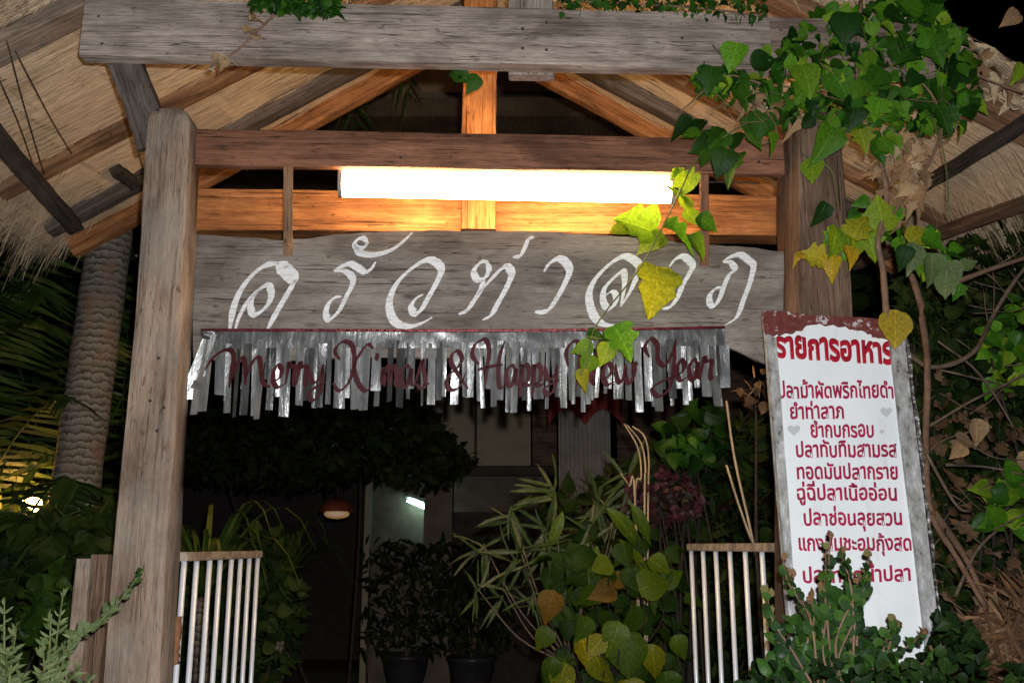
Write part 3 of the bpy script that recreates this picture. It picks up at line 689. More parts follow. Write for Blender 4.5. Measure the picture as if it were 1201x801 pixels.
# ------------------------------------------------------------------ menu board
TL = G(893, 367, -.155); TR = G(1036, 377, -.15); BL = G(927, 800, -.34)
mx = (TR - TL).normalized(); mnv = (TR - TL).cross(BL - TL).normalized()
if mnv.y < 0: mnv = -mnv                                   # points away from the viewer
def BPt(px, py, off=0.0): return hit(px, py, TL, mnv) - mnv * off
MMx = frame(TL, mx, -(BL - TL).normalized()); MMi = MMx.inverted()
mb = thing('menu_board', Vector((BL.x, BL.y, 0)), 'white Thai menu board in a battered gray frame leaning against the right gatepost', 'menu board')
def poly_slab(name, pts, o0, o1, mat, jag=0.0, sub=1):
    P = []
    for i in range(len(pts)):
        a = pts[i]; b = pts[(i + 1) % len(pts)]
        for j in range(sub):
            t = j / sub; x = a[0] + (b[0] - a[0]) * t; y = a[1] + (b[1] - a[1]) * t
            if j: x += rnd.uniform(-jag, jag); y += rnd.uniform(-jag, jag)
            P.append((x, y))
    n = len(P); vs = [MMi @ BPt(x, y, o0) for x, y in P] + [MMi @ BPt(x, y, o1) for x, y in P]
    fs = [tuple(range(n, 2 * n))[::-1], tuple(range(n))] + [(i, (i + 1) % n, n + (i + 1) % n, n + i) for i in range(n)]
    me = mesh(name, vs, fs); bm = bmesh.new(); bm.from_mesh(me); bmesh.ops.recalc_face_normals(bm, faces=bm.faces); bm.to_mesh(me); bm.free()
    return add(name, me, mb, MMx, mat)
def rowx(l, y): return l[0][0] + (l[1][0] - l[0][0]) * (y - l[0][1]) / (l[1][1] - l[0][1])
LO = ((892, 367), (926, 790)); LI = ((908, 392), (937, 790)); RI = ((1047, 402), (1089, 790)); RO = ((1060, 404), (1105, 775))
poly_slab('white_panel', [(905, 376), (1040, 384), (rowx(RI, 860) + 4, 860), (rowx(LI, 860) - 4, 860)], .0, .008, MAT_panel, .7, 14)
poly_slab('top_rail', [(893, 367), (1036, 377), (1040, 400), (1026, 397), (1010, 389), (985, 385), (962, 382), (946, 383), (938, 390), (918, 393), (906, 396), (897, 394)], .0085, .018, MAT_peel, 1.6, 5)
poly_slab('side_rail', [(897, 394.5), (908, 398.5), (rowx(LI, 1150), 1150), (rowx(LO, 1150), 1150)], .0085, .022, W['fram'], .6, 12)
poly_slab('side_rail', [(1041, 402), (1058, 403), (rowx(RO, 1150) - 5, 1150), (rowx(RI, 1150), 1150)], .0085, .022, W['fram'], .6, 12)
poly_slab('crumbled_edge', [(1037, 378), (1054, 384), (1064, 404), (rowx(RO, 1150) + 2, 1150), (rowx(RO, 1150) - 8, 1150), (1060, 402)], -.012, .012, MAT_edge, 1.8, 34)
poly_slab('backing_board', [(895, 370), (1050, 381), (rowx(RO, 1100) - 3, 1100), (rowx(LO, 1100) + 2, 1100)], -.014, -.002, W['fram'])
def text_line(body, xl, yl, xr, yr, hgt, bold, nm='text_line'):
    cu = bpy.data.curves.new('t', 'FONT'); cu.body = body; cu.size = 1; cu.resolution_u = 3; cu.offset = 0
    cu.extrude = .02; cu.bevel_depth = bold; cu.bevel_resolution = 0
    to = bpy.data.objects.new('t', cu); COL.objects.link(to); dg = bpy.context.evaluated_depsgraph_get(); dg.update()
    me = bpy.data.meshes.new_from_object(to.evaluated_get(dg)); bpy.data.objects.remove(to)
    co = [v.co.copy() for v in me.vertices]; x0 = min(c.x for c in co); x1 = max(c.x for c in co)
    k = hgt / .54                                          # Thai consonant height in font units
    zm = max(abs(c.z) for c in co)
    for v, c in zip(me.vertices, co):
        t = (c.x - x0) / (x1 - x0); bx = xl + (xr - xl) * t; by = yl + (yr - yl) * t
        v.co = MMi @ BPt(bx + .055 * c.y * k * -1.2, by - c.y * k * (1 + .05 * math.sin(t * 23 + xl)) + .5 * math.sin(t * 31 + yl), .0085 + .0012 * (c.z / zm))
    me.materials.clear()
    return add(nm, me, mb, MMx, MAT_head if nm == 'heading_line' else MAT_red)
text_line('รายการอาหาร', 908.5, 419, 1047, 427, 22.5, .044, 'heading_line')
for s, xl, yl, xr, yr in (('ปลาม้าผัดพริกไทยดำ', 912, 467.5, 1047, 467), ('ยำท่าลาภ', 926, 492, 989, 491), ('ยำกบกรอบ', 950, 513.5, 1024, 513), ('ปลาทับทิมสามรส', 933, 536.5, 1051, 536),
                          ('ทอดมันปลากราย', 934, 562, 1052, 562), ('ฉู่ฉี่ปลาเนื้ออ่อน', 934, 586.5, 1051, 587), ('ปลาช่อนลุยสวน', 942, 616, 1057, 616), ('แกงส้มชะอมกุ้งสด', 936, 645.5, 1068, 645.5), ('ปลาทอดน้ำปลา', 941, 683.5, 1067, 681)):
    text_line(s, xl, yl, xr, yr, 13.4, .026)
for hx, hy, hs in ((1038, 484, 14), (930, 505, 15), (1033, 507, 6)):
    P = []
    for i in range(20):
        t = 2 * math.pi * i / 20; P.append((hx + 16 * math.sin(t) ** 3 / 32 * hs, hy - (13 * math.cos(t) - 5 * math.cos(2 * t) - 2 * math.cos(3 * t) - math.cos(4 * t)) / 32 * hs))
    poly_slab('heart_sticker', P, .0082, .0092, MAT_heart)

# ------------------------------------------------------------------ metal gates, swung open inwards
def metal_gate(X0, Y0, a, b, nb, z0, label, rw):
    O = Vector((X0, Y0, 0)); d = Vector((a, b, 0)); t = thing('metal_gate', O, label, 'gate', 'open metal gate leaves')
    Mx = frame(O, d, GZ); Lg = d.length
    box('top_rail', (-.015, -.016, z0 - .032), (Lg + .015, .016, z0), MAT_railr, t, Mx, .003)
    box('bottom_rail', (-.015, -.016, .10), (Lg + .015, .016, .14), MAT_railr, t, Mx, .003)
    me = None
    for i in range(nb):
        x = Lg * i / (nb - 1)
        if me is None:
            vs, fs = tube_data([Vector((0, 0, .135)), Vector((0, 0, z0 * .5)), Vector((0, 0, z0 - .03))], rw, rw, 10); me = mesh('bar', vs, fs, True)
        add('bar', me, t, Mx @ Matrix.Translation((x, rnd.uniform(-.002, .002), 0)), MAT_bar)
    return t, Mx
gl, glm = metal_gate(-1.178, 3.46, -.012, 1.05, 8, 1.58, 'left white barred metal gate with a rusty top rail and hinge', .0105)
gr_, grm = metal_gate(.966, 3.46, -.135, 1.0, 7, 1.612, 'right white barred metal gate partly behind the menu board', .010)
for z in (1.27, .45):
    tube('hinge', [glm @ Vector((-.03, 0, z - .07)), glm @ Vector((-.03, 0, z)), glm @ Vector((-.025, 0, z + .09))], .02, .014, MAT_rust, gl, seg=8, wob=.25)

# ------------------------------------------------------------------ leaf meshes
def leafgeo(kind, curl=.2, fold=.18, seed=0):
    r = random.Random(seed); out = []
    prof = {'ovate': [(0, .02), (.08, .24), (.22, .38), (.42, .40), (.62, .30), (.82, .14), (1, 0)],
            'heart': [(-.08, .22), (.02, .40), (.2, .50), (.42, .46), (.65, .31), (.85, .13), (1, 0)],
            'lobed': [(-.06, .2), (.04, .42), (.2, .48), (.30, .34), (.42, .50), (.52, .44), (.6, .22), (.78, .17), (1, 0)],
            'round': [(0, .05), (.12, .32), (.35, .46), (.6, .46), (.85, .28), (1, .02)],
            'lance': [(0, .012), (.2, .045), (.45, .06), (.7, .045), (1, 0)],
            'wide': [(-.15, .3), (.0, .52), (.22, .6), (.35, .42), (.5, .5), (.62, .38), (.78, .2), (.9, .12), (1, 0)],
            'blade': [(0, .02), (.25, .13), (.5, .15), (.75, .10), (1, 0)],
            'small': [(0, .04), (.4, .3), (1, 0)]}[kind]
    if kind not in ('small', 'lance'):
        q = spline([Vector((a, b, 0)) for a, b in prof], 2); prof = [(max(-.2, min(1, p.x)), max(0, p.y)) for p in q]
    vs = []; fs = []
    for y, w in prof:
        z = -curl * y * y; wob = r.uniform(-.03, .03) if kind != 'small' else 0
        vs += [(-w, y + (r.uniform(-.02, .02)), z + fold * w + wob), (0, y, z), (w, y + r.uniform(-.02, .02), z + fold * w - wob)]
    for i in range(len(prof) - 1):
        a = i * 3; fs += [(a, a + 1, a + 4, a + 3), (a + 1, a + 2, a + 5, a + 4)]
    return np.array(vs), fs
GEO = {k: [leafgeo(k, (.05, .28, .5, .75, .2)[i], (.12, .35, .2, .5, .6)[i], i) for i in range(5)] for k in ('ovate', 'heart', 'lobed', 'round', 'lance', 'wide', 'small', 'blade')}
GEO['curly'] = [leafgeo('lobed', .9 + .3 * i, .7, 50 + i) for i in range(3)]
LM = {}
def leafuv(me, xy):
    ul = me.uv_layers.new(name='UVMap'); idx = np.empty(len(me.loops), dtype=np.int32); me.loops.foreach_get('vertex_index', idx)
    ul.data.foreach_set('uv', np.asarray(xy, dtype=np.float32)[idx].ravel())
def leafmesh(kind, mat, v):
    k = (kind, mat.name, v)
    if k not in LM:
        vs, fs = GEO[kind][v]; me = mesh('leaf', vs, fs, True); leafuv(me, vs[:, :2]); me.materials.append(mat); LM[k] = me
    return LM[k]
def leafM(p, tip, nrm, s):
    y = tip.normalized(); x = y.cross(nrm).normalized(); z = x.cross(y)
    M = Matrix((x, y, z)).transposed().to_4x4(); M = M @ Matrix.Scale(s, 4); M.translation = p; return M
def leaf(parent, p, tip, nrm, s, kind, mat, nm='leaf'):
    v = rnd.randrange(len(GEO[kind])); return add(nm, leafmesh(kind, mat, v), parent, leafM(p, tip, nrm, s), None)
def facing(p, up=.5, side=.5):                  # a leaf normal turned towards the light side (the opening in front), tilted up
    return Vector((rnd.gauss(0, side), -1 + rnd.gauss(0, .3), up + rnd.gauss(0, .35))).normalized()
def imgdir(ang, dz=0.0):                        # ang degrees in the gate plane: 0 right, 90 up
    a = math.radians(ang); return (GU * math.cos(a) + GZ * math.sin(a) + GN * dz).normalized()
def foliage(name, pls, mat, parent=None, kind='stuff'):
    """many leaves joined into one mesh: pls = (p, tip, nrm, s, kind)"""
    V = []; Fs = []; UV = []; n = 0; c = pls[0][0]
    for p, tip, nrm, s, k in pls:
        vs, fs = GEO[k][rnd.randrange(len(GEO[k]))]; M = leafM(p - c, tip, nrm, s); R3 = np.array(M.to_3x3()); T = np.array(M.translation)
        V.append(vs @ R3.T + T); UV.append(vs[:, :2]); Fs += [tuple(i + n for i in f) for f in fs]; n += len(vs)
    V = np.concatenate(V); me = mesh(name, V.tolist(), Fs, True); leafuv(me, np.concatenate(UV))
    return tag(add(name, me, parent, Matrix.Translation(c), mat), kind=kind)
def inpoly(x, y, poly):
    c = False; j = len(poly) - 1
    for i in range(len(poly)):
        xi, yi = poly[i]; xj, yj = poly[j]
        if (yi > y) != (yj > y) and x < (xj - xi) * (y - yi) / (yj - yi) + xi: c = not c
        j = i
    return c
def spots(poly, n, d0, d1, r=None):
    r = r or rnd; xs = [p[0] for p in poly]; ys = [p[1] for p in poly]; out = []
    while len(out) < n:
        x = r.uniform(min(xs), max(xs)); y = r.uniform(min(ys), max(ys))
        if inpoly(x, y, poly): out.append((x, y, r.uniform(d0, d1)))
    return out

# ------------------------------------------------------------------ climbing vine over the right of the gate
vine = thing('climbing_vine', GP(1.35, 0, -.2), 'leafy climbing vine draped over the right gatepost and beam', 'vine')
nl = 0
def vleaf(x, y, n, px, ang, mat='vine', kind=None, up=.4, parent=vine):
    global nl
    p = G(x, y, n); s = px * mpp(p); tip = imgdir(ang, rnd.uniform(-.35, .1)); nl += 1
    nr = facing(p, up)
    st = p - tip * s * .5
    o = leaf(parent, st, tip, nr, s, kind or rnd.choice(('ovate', 'heart', 'ovate', 'round', 'lobed')), L[mat]); return o
VS = [  # main stems
 ([(1040, 372), (1036, 320), (1030, 282), (1040, 230), (1030, 180), (1010, 130), (1005, 70), (1010, 0)], -.22, .012),
 ([(1030, 282), (1055, 240), (1085, 200), (1105, 150), (1092, 110), (1060, 80)], -.22, .006),
 ([(1010, 110), (960, 105), (900, 100), (850, 90), (800, 130)], -.24, .005),
 ([(1000, 150), (950, 140), (900, 135), (850, 160), (815, 190), (800, 220), (775, 270), (750, 315), (700, 380), (690, 420), (680, 440)], -.16, .0035),
 ([(1015, 60), (1060, 40), (1100, 60), (1150, 90), (1200, 110)], -.2, .006),
 ([(900, 20), (820, 10), (740, 5), (680, 2)], -.22, .005),
 ([(1092, 110), (1110, 200), (1112, 260)], -.18, .003),
 ([(940, 180), (975, 200), (982, 240)], -.2, .003),
]
for pts, n, rr in VS: tube('stem', [G(x, y, n + rnd.uniform(-.02, .02)) for x, y in pts], rr, rr * .6, MAT_stem if rr > .0036 else MAT_gstem, vine, seg=6)
# hand placed leaves: x, y, size, direction, material, kind
HL = [(858, 68, 42, 250, 'vine', 'heart'), (835, 95, 44, 255, 'vined', 'lobed'), (822, 85, 40, 262, 'vined', 'lance'), (845, 100, 40, 240, 'vined', 'ovate'), (897, 72, 36, 20, 'vined', 'heart'), (912, 95, 34, 300, 'vine', 'lobed'),
 (948, 92, 46, 285, 'lime', 'heart'), (940, 110, 44, 240, 'vine', 'lobed'), (985, 100, 48, 300, 'vine', 'heart'), (1000, 135, 44, 250, 'vined', 'heart'), (1017, 75, 40, 270, 'lime', 'ovate'), (995, 35, 46, 260, 'vined', 'heart'),
 (968, 168, 50, 250, 'vine', 'heart'), (953, 200, 44, 262, 'lime', 'ovate'), (1012, 165, 36, 280, 'lime', 'lobed'), (1034, 180, 34, 290, 'vine', 'ovate'), (1030, 130, 40, 250, 'vine', 'lobed'), (1052, 130, 34, 320, 'vine', 'ovate'),
 (890, 150, 42, 260, 'vined', 'heart'), (908, 165, 30, 300, 'vined', 'ovate'), (835, 160, 36, 220, 'vined', 'lobed'), (850, 190, 42, 250, 'vined', 'heart'), (828, 185, 34, 240, 'vined', 'ovate'), (812, 155, 30, 180, 'vined', 'ovate'),
 (1060, 70, 34, 200, 'vined', 'ovate'), (1100, 62, 46, 280, 'vined', 'lobed'), (1120, 90, 48, 250, 'vined', 'heart'), (1105, 115, 40, 280, 'vined', 'lobed'), (1140, 70, 34, 40, 'vine', 'lobed'), (1085, 45, 32, 100, 'vine', 'ovate'), (1065, 8, 34, 160, 'vine', 'heart'),
 (1108, 145, 40, 290, 'vined', 'lobed'), (1070, 95, 34, 230, 'vined', 'ovate'), (1075, 10, 40, 250, 'vine', 'ovate'), (1100, 20, 40, 300, 'vined', 'lobed'), (1035, 12, 34, 180, 'vine', 'ovate'), (1195, 85, 30, 260, 'vine', 'ovate'), (1190, 20, 30, 220, 'dry', 'ovate'),
 (1012, 262, 46, 60, 'lime', 'lobed'), (1030, 248, 48, 110, 'lime', 'wide'), (1020, 285, 46, 280, 'lime', 'lobed'), (1000, 290, 44, 262, 'lime', 'ovate'), (980, 285, 58, 262, 'lime', 'ovate'), (975, 310, 36, 250, 'yellow', 'ovate'), (952, 300, 40, 170, 'lime', 'lobed'), (938, 300, 24, 200, 'yellow', 'ovate'),
 (1000, 300, 40, 280, 'yellow', 'ovate'), (1082, 275, 40, 30, 'lime', 'heart'), (1100, 285, 40, 330, 'vine', 'lobed'), (1075, 300, 46, 265, 'sage', 'ovate'), (1098, 315, 46, 285, 'sage', 'ovate'), (1118, 322, 46, 290, 'sage', 'ovate'), (1110, 335, 42, 262, 'sage', 'ovate'), (1060, 300, 34, 250, 'vined', 'ovate'), (1135, 310, 28, 20, 'sage', 'ovate'), (965, 250, 36, 255, 'vined', 'ovate')]
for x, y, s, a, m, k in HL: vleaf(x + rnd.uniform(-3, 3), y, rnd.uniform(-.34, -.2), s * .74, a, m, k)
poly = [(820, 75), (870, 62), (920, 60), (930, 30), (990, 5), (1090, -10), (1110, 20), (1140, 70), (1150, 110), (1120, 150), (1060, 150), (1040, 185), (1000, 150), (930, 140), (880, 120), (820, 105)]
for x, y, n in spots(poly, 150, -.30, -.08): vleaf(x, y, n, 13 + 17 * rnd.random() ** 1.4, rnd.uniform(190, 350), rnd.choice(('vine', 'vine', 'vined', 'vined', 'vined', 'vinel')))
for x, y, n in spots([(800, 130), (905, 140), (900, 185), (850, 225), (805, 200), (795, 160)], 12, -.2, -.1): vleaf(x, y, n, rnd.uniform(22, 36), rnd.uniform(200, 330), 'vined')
# dead curled leaves and seed heads hanging under the vine
sm = []
for x, y, n in spots(poly, 520, -.27, -.02): p = G(x, y, n); sm.append((p, imgdir(rnd.uniform(180, 360), rnd.uniform(-.5, .3)), facing(p, .3, .7), rnd.uniform(9, 20) * mpp(p), rnd.choice(('ovate', 'lobed', 'heart', 'small'))))
for x, y, n in spots([(1000, 240), (1040, 225), (1125, 285), (1135, 340), (1080, 320), (1020, 300), (960, 290)], 60, -.22, -.1): p = G(x, y, n); sm.append((p, imgdir(rnd.uniform(200, 340), rnd.uniform(-.5, .3)), facing(p, .3, .7), rnd.uniform(10, 20) * mpp(p), rnd.choice(('ovate', 'lobed'))))
foliage('small_leaves', sm[:260], L['vined'], vine); foliage('small_leaves', sm[260:], L['vine'], vine)
for st_ in range(26):    # leaf stalks and thin runners
    x, y = rnd.uniform(830, 1140), rnd.uniform(30, 170)
    tube('stem', [G(x, y, -.22), G(x + rnd.uniform(-25, 25), y + rnd.uniform(5, 30), -.26), G(x + rnd.uniform(-45, 45), y + rnd.uniform(20, 55), -.24)], .0022, .0014, MAT_stem if st_ % 2 else MAT_gstem, vine, seg=4, k=4)
for x, y, n in spots([(1015, 160), (1070, 160), (1088, 205), (1085, 240), (1060, 275), (1040, 250), (1020, 195)], 64, -.26, -.12):
    vleaf(x, y, n, rnd.uniform(9, 22), rnd.uniform(200, 340), 'dry', 'curly')
for x, y, n in spots([(860, 110), (905, 105), (960, 140), (950, 160), (880, 140)], 18, -.22, -.12): vleaf(x, y, n, rnd.uniform(12, 22), rnd.uniform(0, 360), 'dry', 'curly')
for x, y, n in spots([(1060, 60), (1110, 20), (1201, 100), (1201, 130), (1150, 110)], 30, -.12, .0): vleaf(x, y, n, rnd.uniform(12, 24), rnd.uniform(0, 360), 'dry', 'curly')
# the shoot that dangles in front of lamp and sign
for x, y, s, a, m, k in [(772, 341, 52, 268, 'lime', 'wide'), (742, 262, 44, 160, 'lime', 'wide'), (762, 283, 34, 200, 'lime', 'heart'), (800, 272, 40, 340, 'vine', 'lobed'), (820, 285, 30, 320, 'vine', 'ovate'), (795, 225, 30, 100, 'lime', 'lobed'), (805, 240, 26, 280, 'lime', 'ovate'), (800, 208, 34, 130, 'vine', 'lobed'),
                         (812, 255, 26, 300, 'lime', 'ovate'), (732, 402, 44, 300, 'vine', 'lobed'), (710, 415, 30, 250, 'lime', 'ovate'), (690, 428, 30, 240, 'lime', 'ovate'), (684, 408, 26, 200, 'vine', 'ovate'), (683, 443, 24, 250, 'lime', 'ovate'), (700, 392, 24, 10, 'vine', 'ovate'), (830, 262, 30, 330, 'vined', 'ovate'), (725, 270, 26, 200, 'lime', 'ovate'), (793, 200, 22, 200, 'vine', 'small')]:
    vleaf(x, y, rnd.uniform(-.14, -.08), s, a, m, k, up=.5)
tag(vleaf(1050, 386, -.24, 46, 262, 'yellow', 'ovate', up=.1), 'yellow leaf with dark spots hanging over the menu corner')
# fine dark sprigs along the top of the beam
sm = []
for k in range(520):
    x = rnd.uniform(655, 900); y = rnd.uniform(-14, 8 + (x - 655) * .05) + rnd.gauss(0, 3); p = G(x, y, rnd.uniform(-.28, -.16)); sm.append((p, imgdir(rnd.uniform(180, 360), rnd.uniform(-.5, .5)), facing(p), rnd.uniform(5, 11) * mpp(p), 'lance' if rnd.random() < .5 else 'ovate'))
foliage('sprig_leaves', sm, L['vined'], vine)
# creeper at the top left
cr = thing('small_creeper', GP(-.8, 3.5, -.23), 'small creeper twig with fine leaves trailing over the left of the top beam', 'creeper')
tube('stem', [G(x, y, -.235) for x, y in ((345, -10), (325, 15), (300, 38), (280, 58), (262, 70), (245, 80))], .006, .003, MAT_stem, cr)
sm = []
for k in range(190):
    x = rnd.uniform(295, 400); y = rnd.uniform(-12, 8) + (12 if 330 < x < 395 else 0) * rnd.random() + rnd.gauss(0, 2); p = G(x, y, rnd.uniform(-.30, -.23)); sm.append((p, imgdir(rnd.uniform(180, 360), rnd.uniform(-.5, .3)), facing(p), rnd.uniform(7, 15) * mpp(p), 'ovate'))
foliage('creeper_leaves', sm, L['vined'], cr)
for k in range(16): vleaf(rnd.uniform(240, 330), 0, -.24, 10, 0, 'dry', 'curly', parent=cr) if False else None
for x, y in ((300, 22), (292, 34), (300, 40), (265, 68), (258, 72), (248, 78), (252, 68), (305, 12), (296, 18), (262, 76)): vleaf(x, y, -.25, rnd.uniform(9, 14), rnd.uniform(0, 360), 'dry', 'curly', parent=cr)
for x, y, s, a in ((543, 90, 26, 330), (556, 98, 24, 250), (535, 86, 18, 180)): vleaf(x, y, -.14, s, a, 'vined', 'ovate', parent=cr)

# ------------------------------------------------------------------ plants
def branchy(name, label, cat, base, shoots, mat, kind, size, per, group=None, stemmat=None, tipmat=None, rr=.005, opposite=False, up=.4, spread=1.0, asparts=True):
    """a plant: shoots are lists of world points; leaves along each"""
    t = thing(name, base, label, cat, group); sm = []
    for pts in shoots:
        P = spline(pts, 8); tube('stem', pts, rr, rr * .4, stemmat or MAT_gstem, t, seg=5)
        n = per if isinstance(per, int) else rnd.randint(*per)
        for i in range(n):
            f = .12 + .88 * (i + rnd.random() * .6) / n; q = P[min(len(P) - 2, int(f * (len(P) - 1)))]; d = (P[-1] - P[0]).normalized()
            a = rnd.uniform(0, 2 * math.pi); out = (Vector((math.cos(a), math.sin(a) * .6 - .2, rnd.uniform(-.3, .4))) * spread + d * .55).normalized()
            s = rnd.uniform(*size) * (1.1 - .45 * f); nr = facing(q, up)
            mm = tipmat if (tipmat and f > .86) else mat
            if asparts: leaf(t, q, out, nr, s, kind, mm)
            else: sm.append((q, out, nr, s, kind))
    if sm: foliage('leaves', sm, mat, t)
    return t
# bush in front of the menu board
sh = []
for pts in ([(985, 830), (975, 740), (972, 690), (974, 640)], [(1000, 830), (1003, 740), (1015, 700), (1020, 664)], [(960, 820), (950, 740), (925, 700), (918, 668)], [(1000, 800), (1000, 720), (992, 680), (985, 660)], [(990, 830), (980, 770), (1000, 720), (1010, 690)],
            [(1000, 830), (1040, 790), (1070, 770), (1085, 752)], [(960, 830), (930, 780), (905, 740), (900, 700)], [(950, 830), (945, 780), (955, 740), (948, 712)], [(1010, 830), (1035, 780), (1045, 750), (1052, 742)], [(980, 830), (965, 780), (970, 730), (962, 700)]):
    for q in range(2): o_ = (rnd.gauss(0, 6) * q, rnd.uniform(0, 26) * q - 16 * (y < 760)); sh.append([Y(x + o_[0], y + o_[1], 2.62 + rnd.uniform(-.08, .10)) for x, y in pts])
bs = branchy('leafy_bush', 'dark green bush with small rounded leaves in front of the menu board', 'bush', Vector((.95, 2.65, 0)), sh, L['bush'], 'round', (.024, .038), (14, 15), tipmat=L['tip'], up=.2, spread=.6, rr=.004, stemmat=MAT_stem)
sm = []
for x, y, d in spots([(905, 760), (925, 730), (950, 725), (975, 690), (1005, 720), (1025, 755), (1060, 780), (1060, 801), (900, 801)], 230, 2.58, 2.78):
    p = Y(x, y, d); sm.append((p, imgdir(rnd.uniform(0, 360), rnd.uniform(-.6, .2)), facing(p, .3, .7), rnd.uniform(.024, .042), 'round'))
foliage('inner_leaves', sm, L['bush'], bs)
for x in (930, 975, 1010, 1040): tube('stem', [Vector((.95, 2.65, 0)), Y(985 + (x - 985) * .5, 860, 2.64), Y(x, 800, 2.62)], .009, .005, MAT_stem, bs)
# low dark hedge at the bottom right
sm = []
for k in range(1500):
    x = rnd.uniform(870, 1240); h = 788 - 16 * math.sin((x - 870) / 110) if x < 1090 else 728 + 14 * math.sin(x * .05) + (60 if x > 1150 else 0)
    y = h + rnd.random() ** .8 * 120 + rnd.gauss(0, 5); p = Y(x, y, rnd.uniform(2.35, 3.0)); sm.append((p, imgdir(rnd.uniform(0, 360), rnd.uniform(-.6, .2)), facing(p, .7), rnd.uniform(.022, .045), rnd.choice(('round', 'ovate', 'small'))))
hd = thing('low_shrub', Vector((1.5, 2.8, 0)), 'low dark shrub along the bottom right below the menu board', 'shrub')
foliage('leaves', sm, L['under'], hd)
for k in range(9): a = Vector((1.1 + k * .09, 2.8, 0)); tube('stem', [a, a + Vector((rnd.uniform(-.1, .1), -.05, .6)), a + Vector((rnd.uniform(-.2, .2), -.1, 1.05))], .008, .004, MAT_stem, hd)
# sage coloured plants bottom left
def sageplant(base, tips, label, n, size, mat='sage', d=2.5):
    sh = [[Y(base[0], base[1] + 60, d), Y((base[0] * .6 + x * .4), (base[1] + 60) * .5 + y * .5, d + rnd.uniform(-.05, .05)), Y(x, y, d + rnd.uniform(-.1, .05))] for x, y in tips]
    return branchy('sage_plant', label, 'plant', Vector((Y(base[0], base[1], d).x, d, 0)), sh, L[mat], 'blade', (size[0] * 1.2, size[1] * 1.35), n + 4, up=.3, spread=.7)
sageplant((55, 801), [(75, 690), (60, 720), (85, 740), (50, 750), (95, 775), (70, 770), (45, 790), (110, 790)], 'feathery gray green plant in front of the short stakes', 26, (.022, .036))
sageplant((5, 801), [(5, 700), (20, 730), (-10, 680), (30, 790), (8, 760), (-15, 740)], 'pale green plant at the left edge of the photo', 24, (.022, .04))
sp = branchy('arching_sprig', 'single leafy sprig arching in front of the left gatepost', 'sprig', Vector((-1.15, 2.7, 0)), [[Y(60, 815, 2.72), Y(82, 758, 2.74), Y(110, 735, 2.76), Y(140, 705, 2.78), Y(168, 668, 2.8)]], L['sage'], 'ovate', (.028, .045), 34, spread=.55, tipmat=L['bush'])
# short stakes left of the post
stk = thing('wooden_stake', G(96, 801, -.03), 'short flat topped wooden stake standing left of the gatepost', 'stake')
def stake(x0, x1, yt, n, th, mat, parent, zb=0.0):
    u0, z = gu(x0, yt, n); u1, _ = gu(x1, yt, n)
    return timber('stake_plank', GP((u0 + u1) / 2, zb, n + th / 2), GP((u0 + u1) / 2, z, n + th / 2), th, u1 - u0, mat, parent, GU, rough=.003)
stake(88, 106, 655, -.03, .06, W['post'], stk); stake(106.5, 128, 650, -.01, .09, W['stake'], stk)
st2 = thing('wooden_stake', G(118, 801, -.09), 'thin low wooden stake tight against the left gatepost', 'stake'); stake(112, 121, 735, -.13, .03, W['stake'], st2)

# palm tree on the left
def trunk(pts, r0, r1, parent, mat, seg=14):
    P = spline(pts, 14); vs = []; fs = []; n = len(P); c = P[0]
    for i, p in enumerate(P):
        t = i / (n - 1); rr = (r0 + (r1 - r0) * t) * (1 + .035 * (i % 3 == 0) + rnd.uniform(-.012, .012))
        for j in range(seg): a = 2 * math.pi * j / seg; vs.append((p.x - c.x + math.cos(a) * rr, p.y - c.y + math.sin(a) * rr, p.z - c.z))
    for i in range(n - 1):
        for j in range(seg): a = i * seg + j; b = i * seg + (j + 1) % seg; fs.append((a, b, b + seg, a + seg))
    return add('trunk', mesh('trunk', vs, fs, True), parent, Matrix.Translation(c), mat)
pt = Y(85, 600, 4.9); tp = Y(131, 262, 4.9); dv = (tp - pt); base = pt - dv * (pt.z / dv.z)
palm = thing('palm_tree', base, 'leaning ringed palm trunk behind the left gatepost with dark drooping fronds', 'palm tree')
crown = tp + dv * 1.4
trunk([base, pt, tp, tp + dv * .7, crown], .125, .10, palm, MAT_bark)
def frond(parent, pts, leaflet, mat, n=44, wd=.35, droop=.5, nm='frond'):
    P = spline(pts, 10); c = P[0]; vs, fs = tube_data([p - c for p in P], .011, .003, 5); n0 = len(vs)
    me_v = [tuple(v) for v in vs]
    for i in range(n):
        f = .15 + .85 * i / n; q = P[int(f * (len(P) - 1))]; d = (P[min(len(P) - 1, int(f * (len(P) - 1)) + 1)] - P[max(0, int(f * (len(P) - 1)) - 1)]).normalized()
        for sgn in (-1, 1):
            out = (d.cross(GZ).normalized() * sgn + d * .7 + Vector((0, 0, -droop * rnd.uniform(.5, 1.3)))).normalized(); l = leaflet * (1 - .55 * abs(f - .45) * 1.6) * rnd.uniform(.8, 1.1)
            w = (d * 1.0).normalized() * leaflet * .04; b = q - c; k = len(me_v)
            for t, ww in ((0, .5), (.45, 1), (1, .05)):
                e = b + out * l * t + Vector((0, 0, -droop * .35 * l * t * t)); me_v += [tuple(e - w * ww), tuple(e + w * ww)]
            fs += [(k, k + 1, k + 3, k + 2), (k + 2, k + 3, k + 5, k + 4)]
    return add(nm, mesh(nm, me_v, fs), parent, Matrix.Translation(c), mat)
for k in range(14):
    a = 2 * math.pi * k / 14 + .2; l = 1.5 + .3 * (k % 3); h = Vector((math.cos(a), math.sin(a), 0))
    frond(palm, [crown, crown + h * l * .4 + GZ * .35, crown + h * l * .8 + GZ * .0, crown + h * l - GZ * .9], .5, L['palm'])
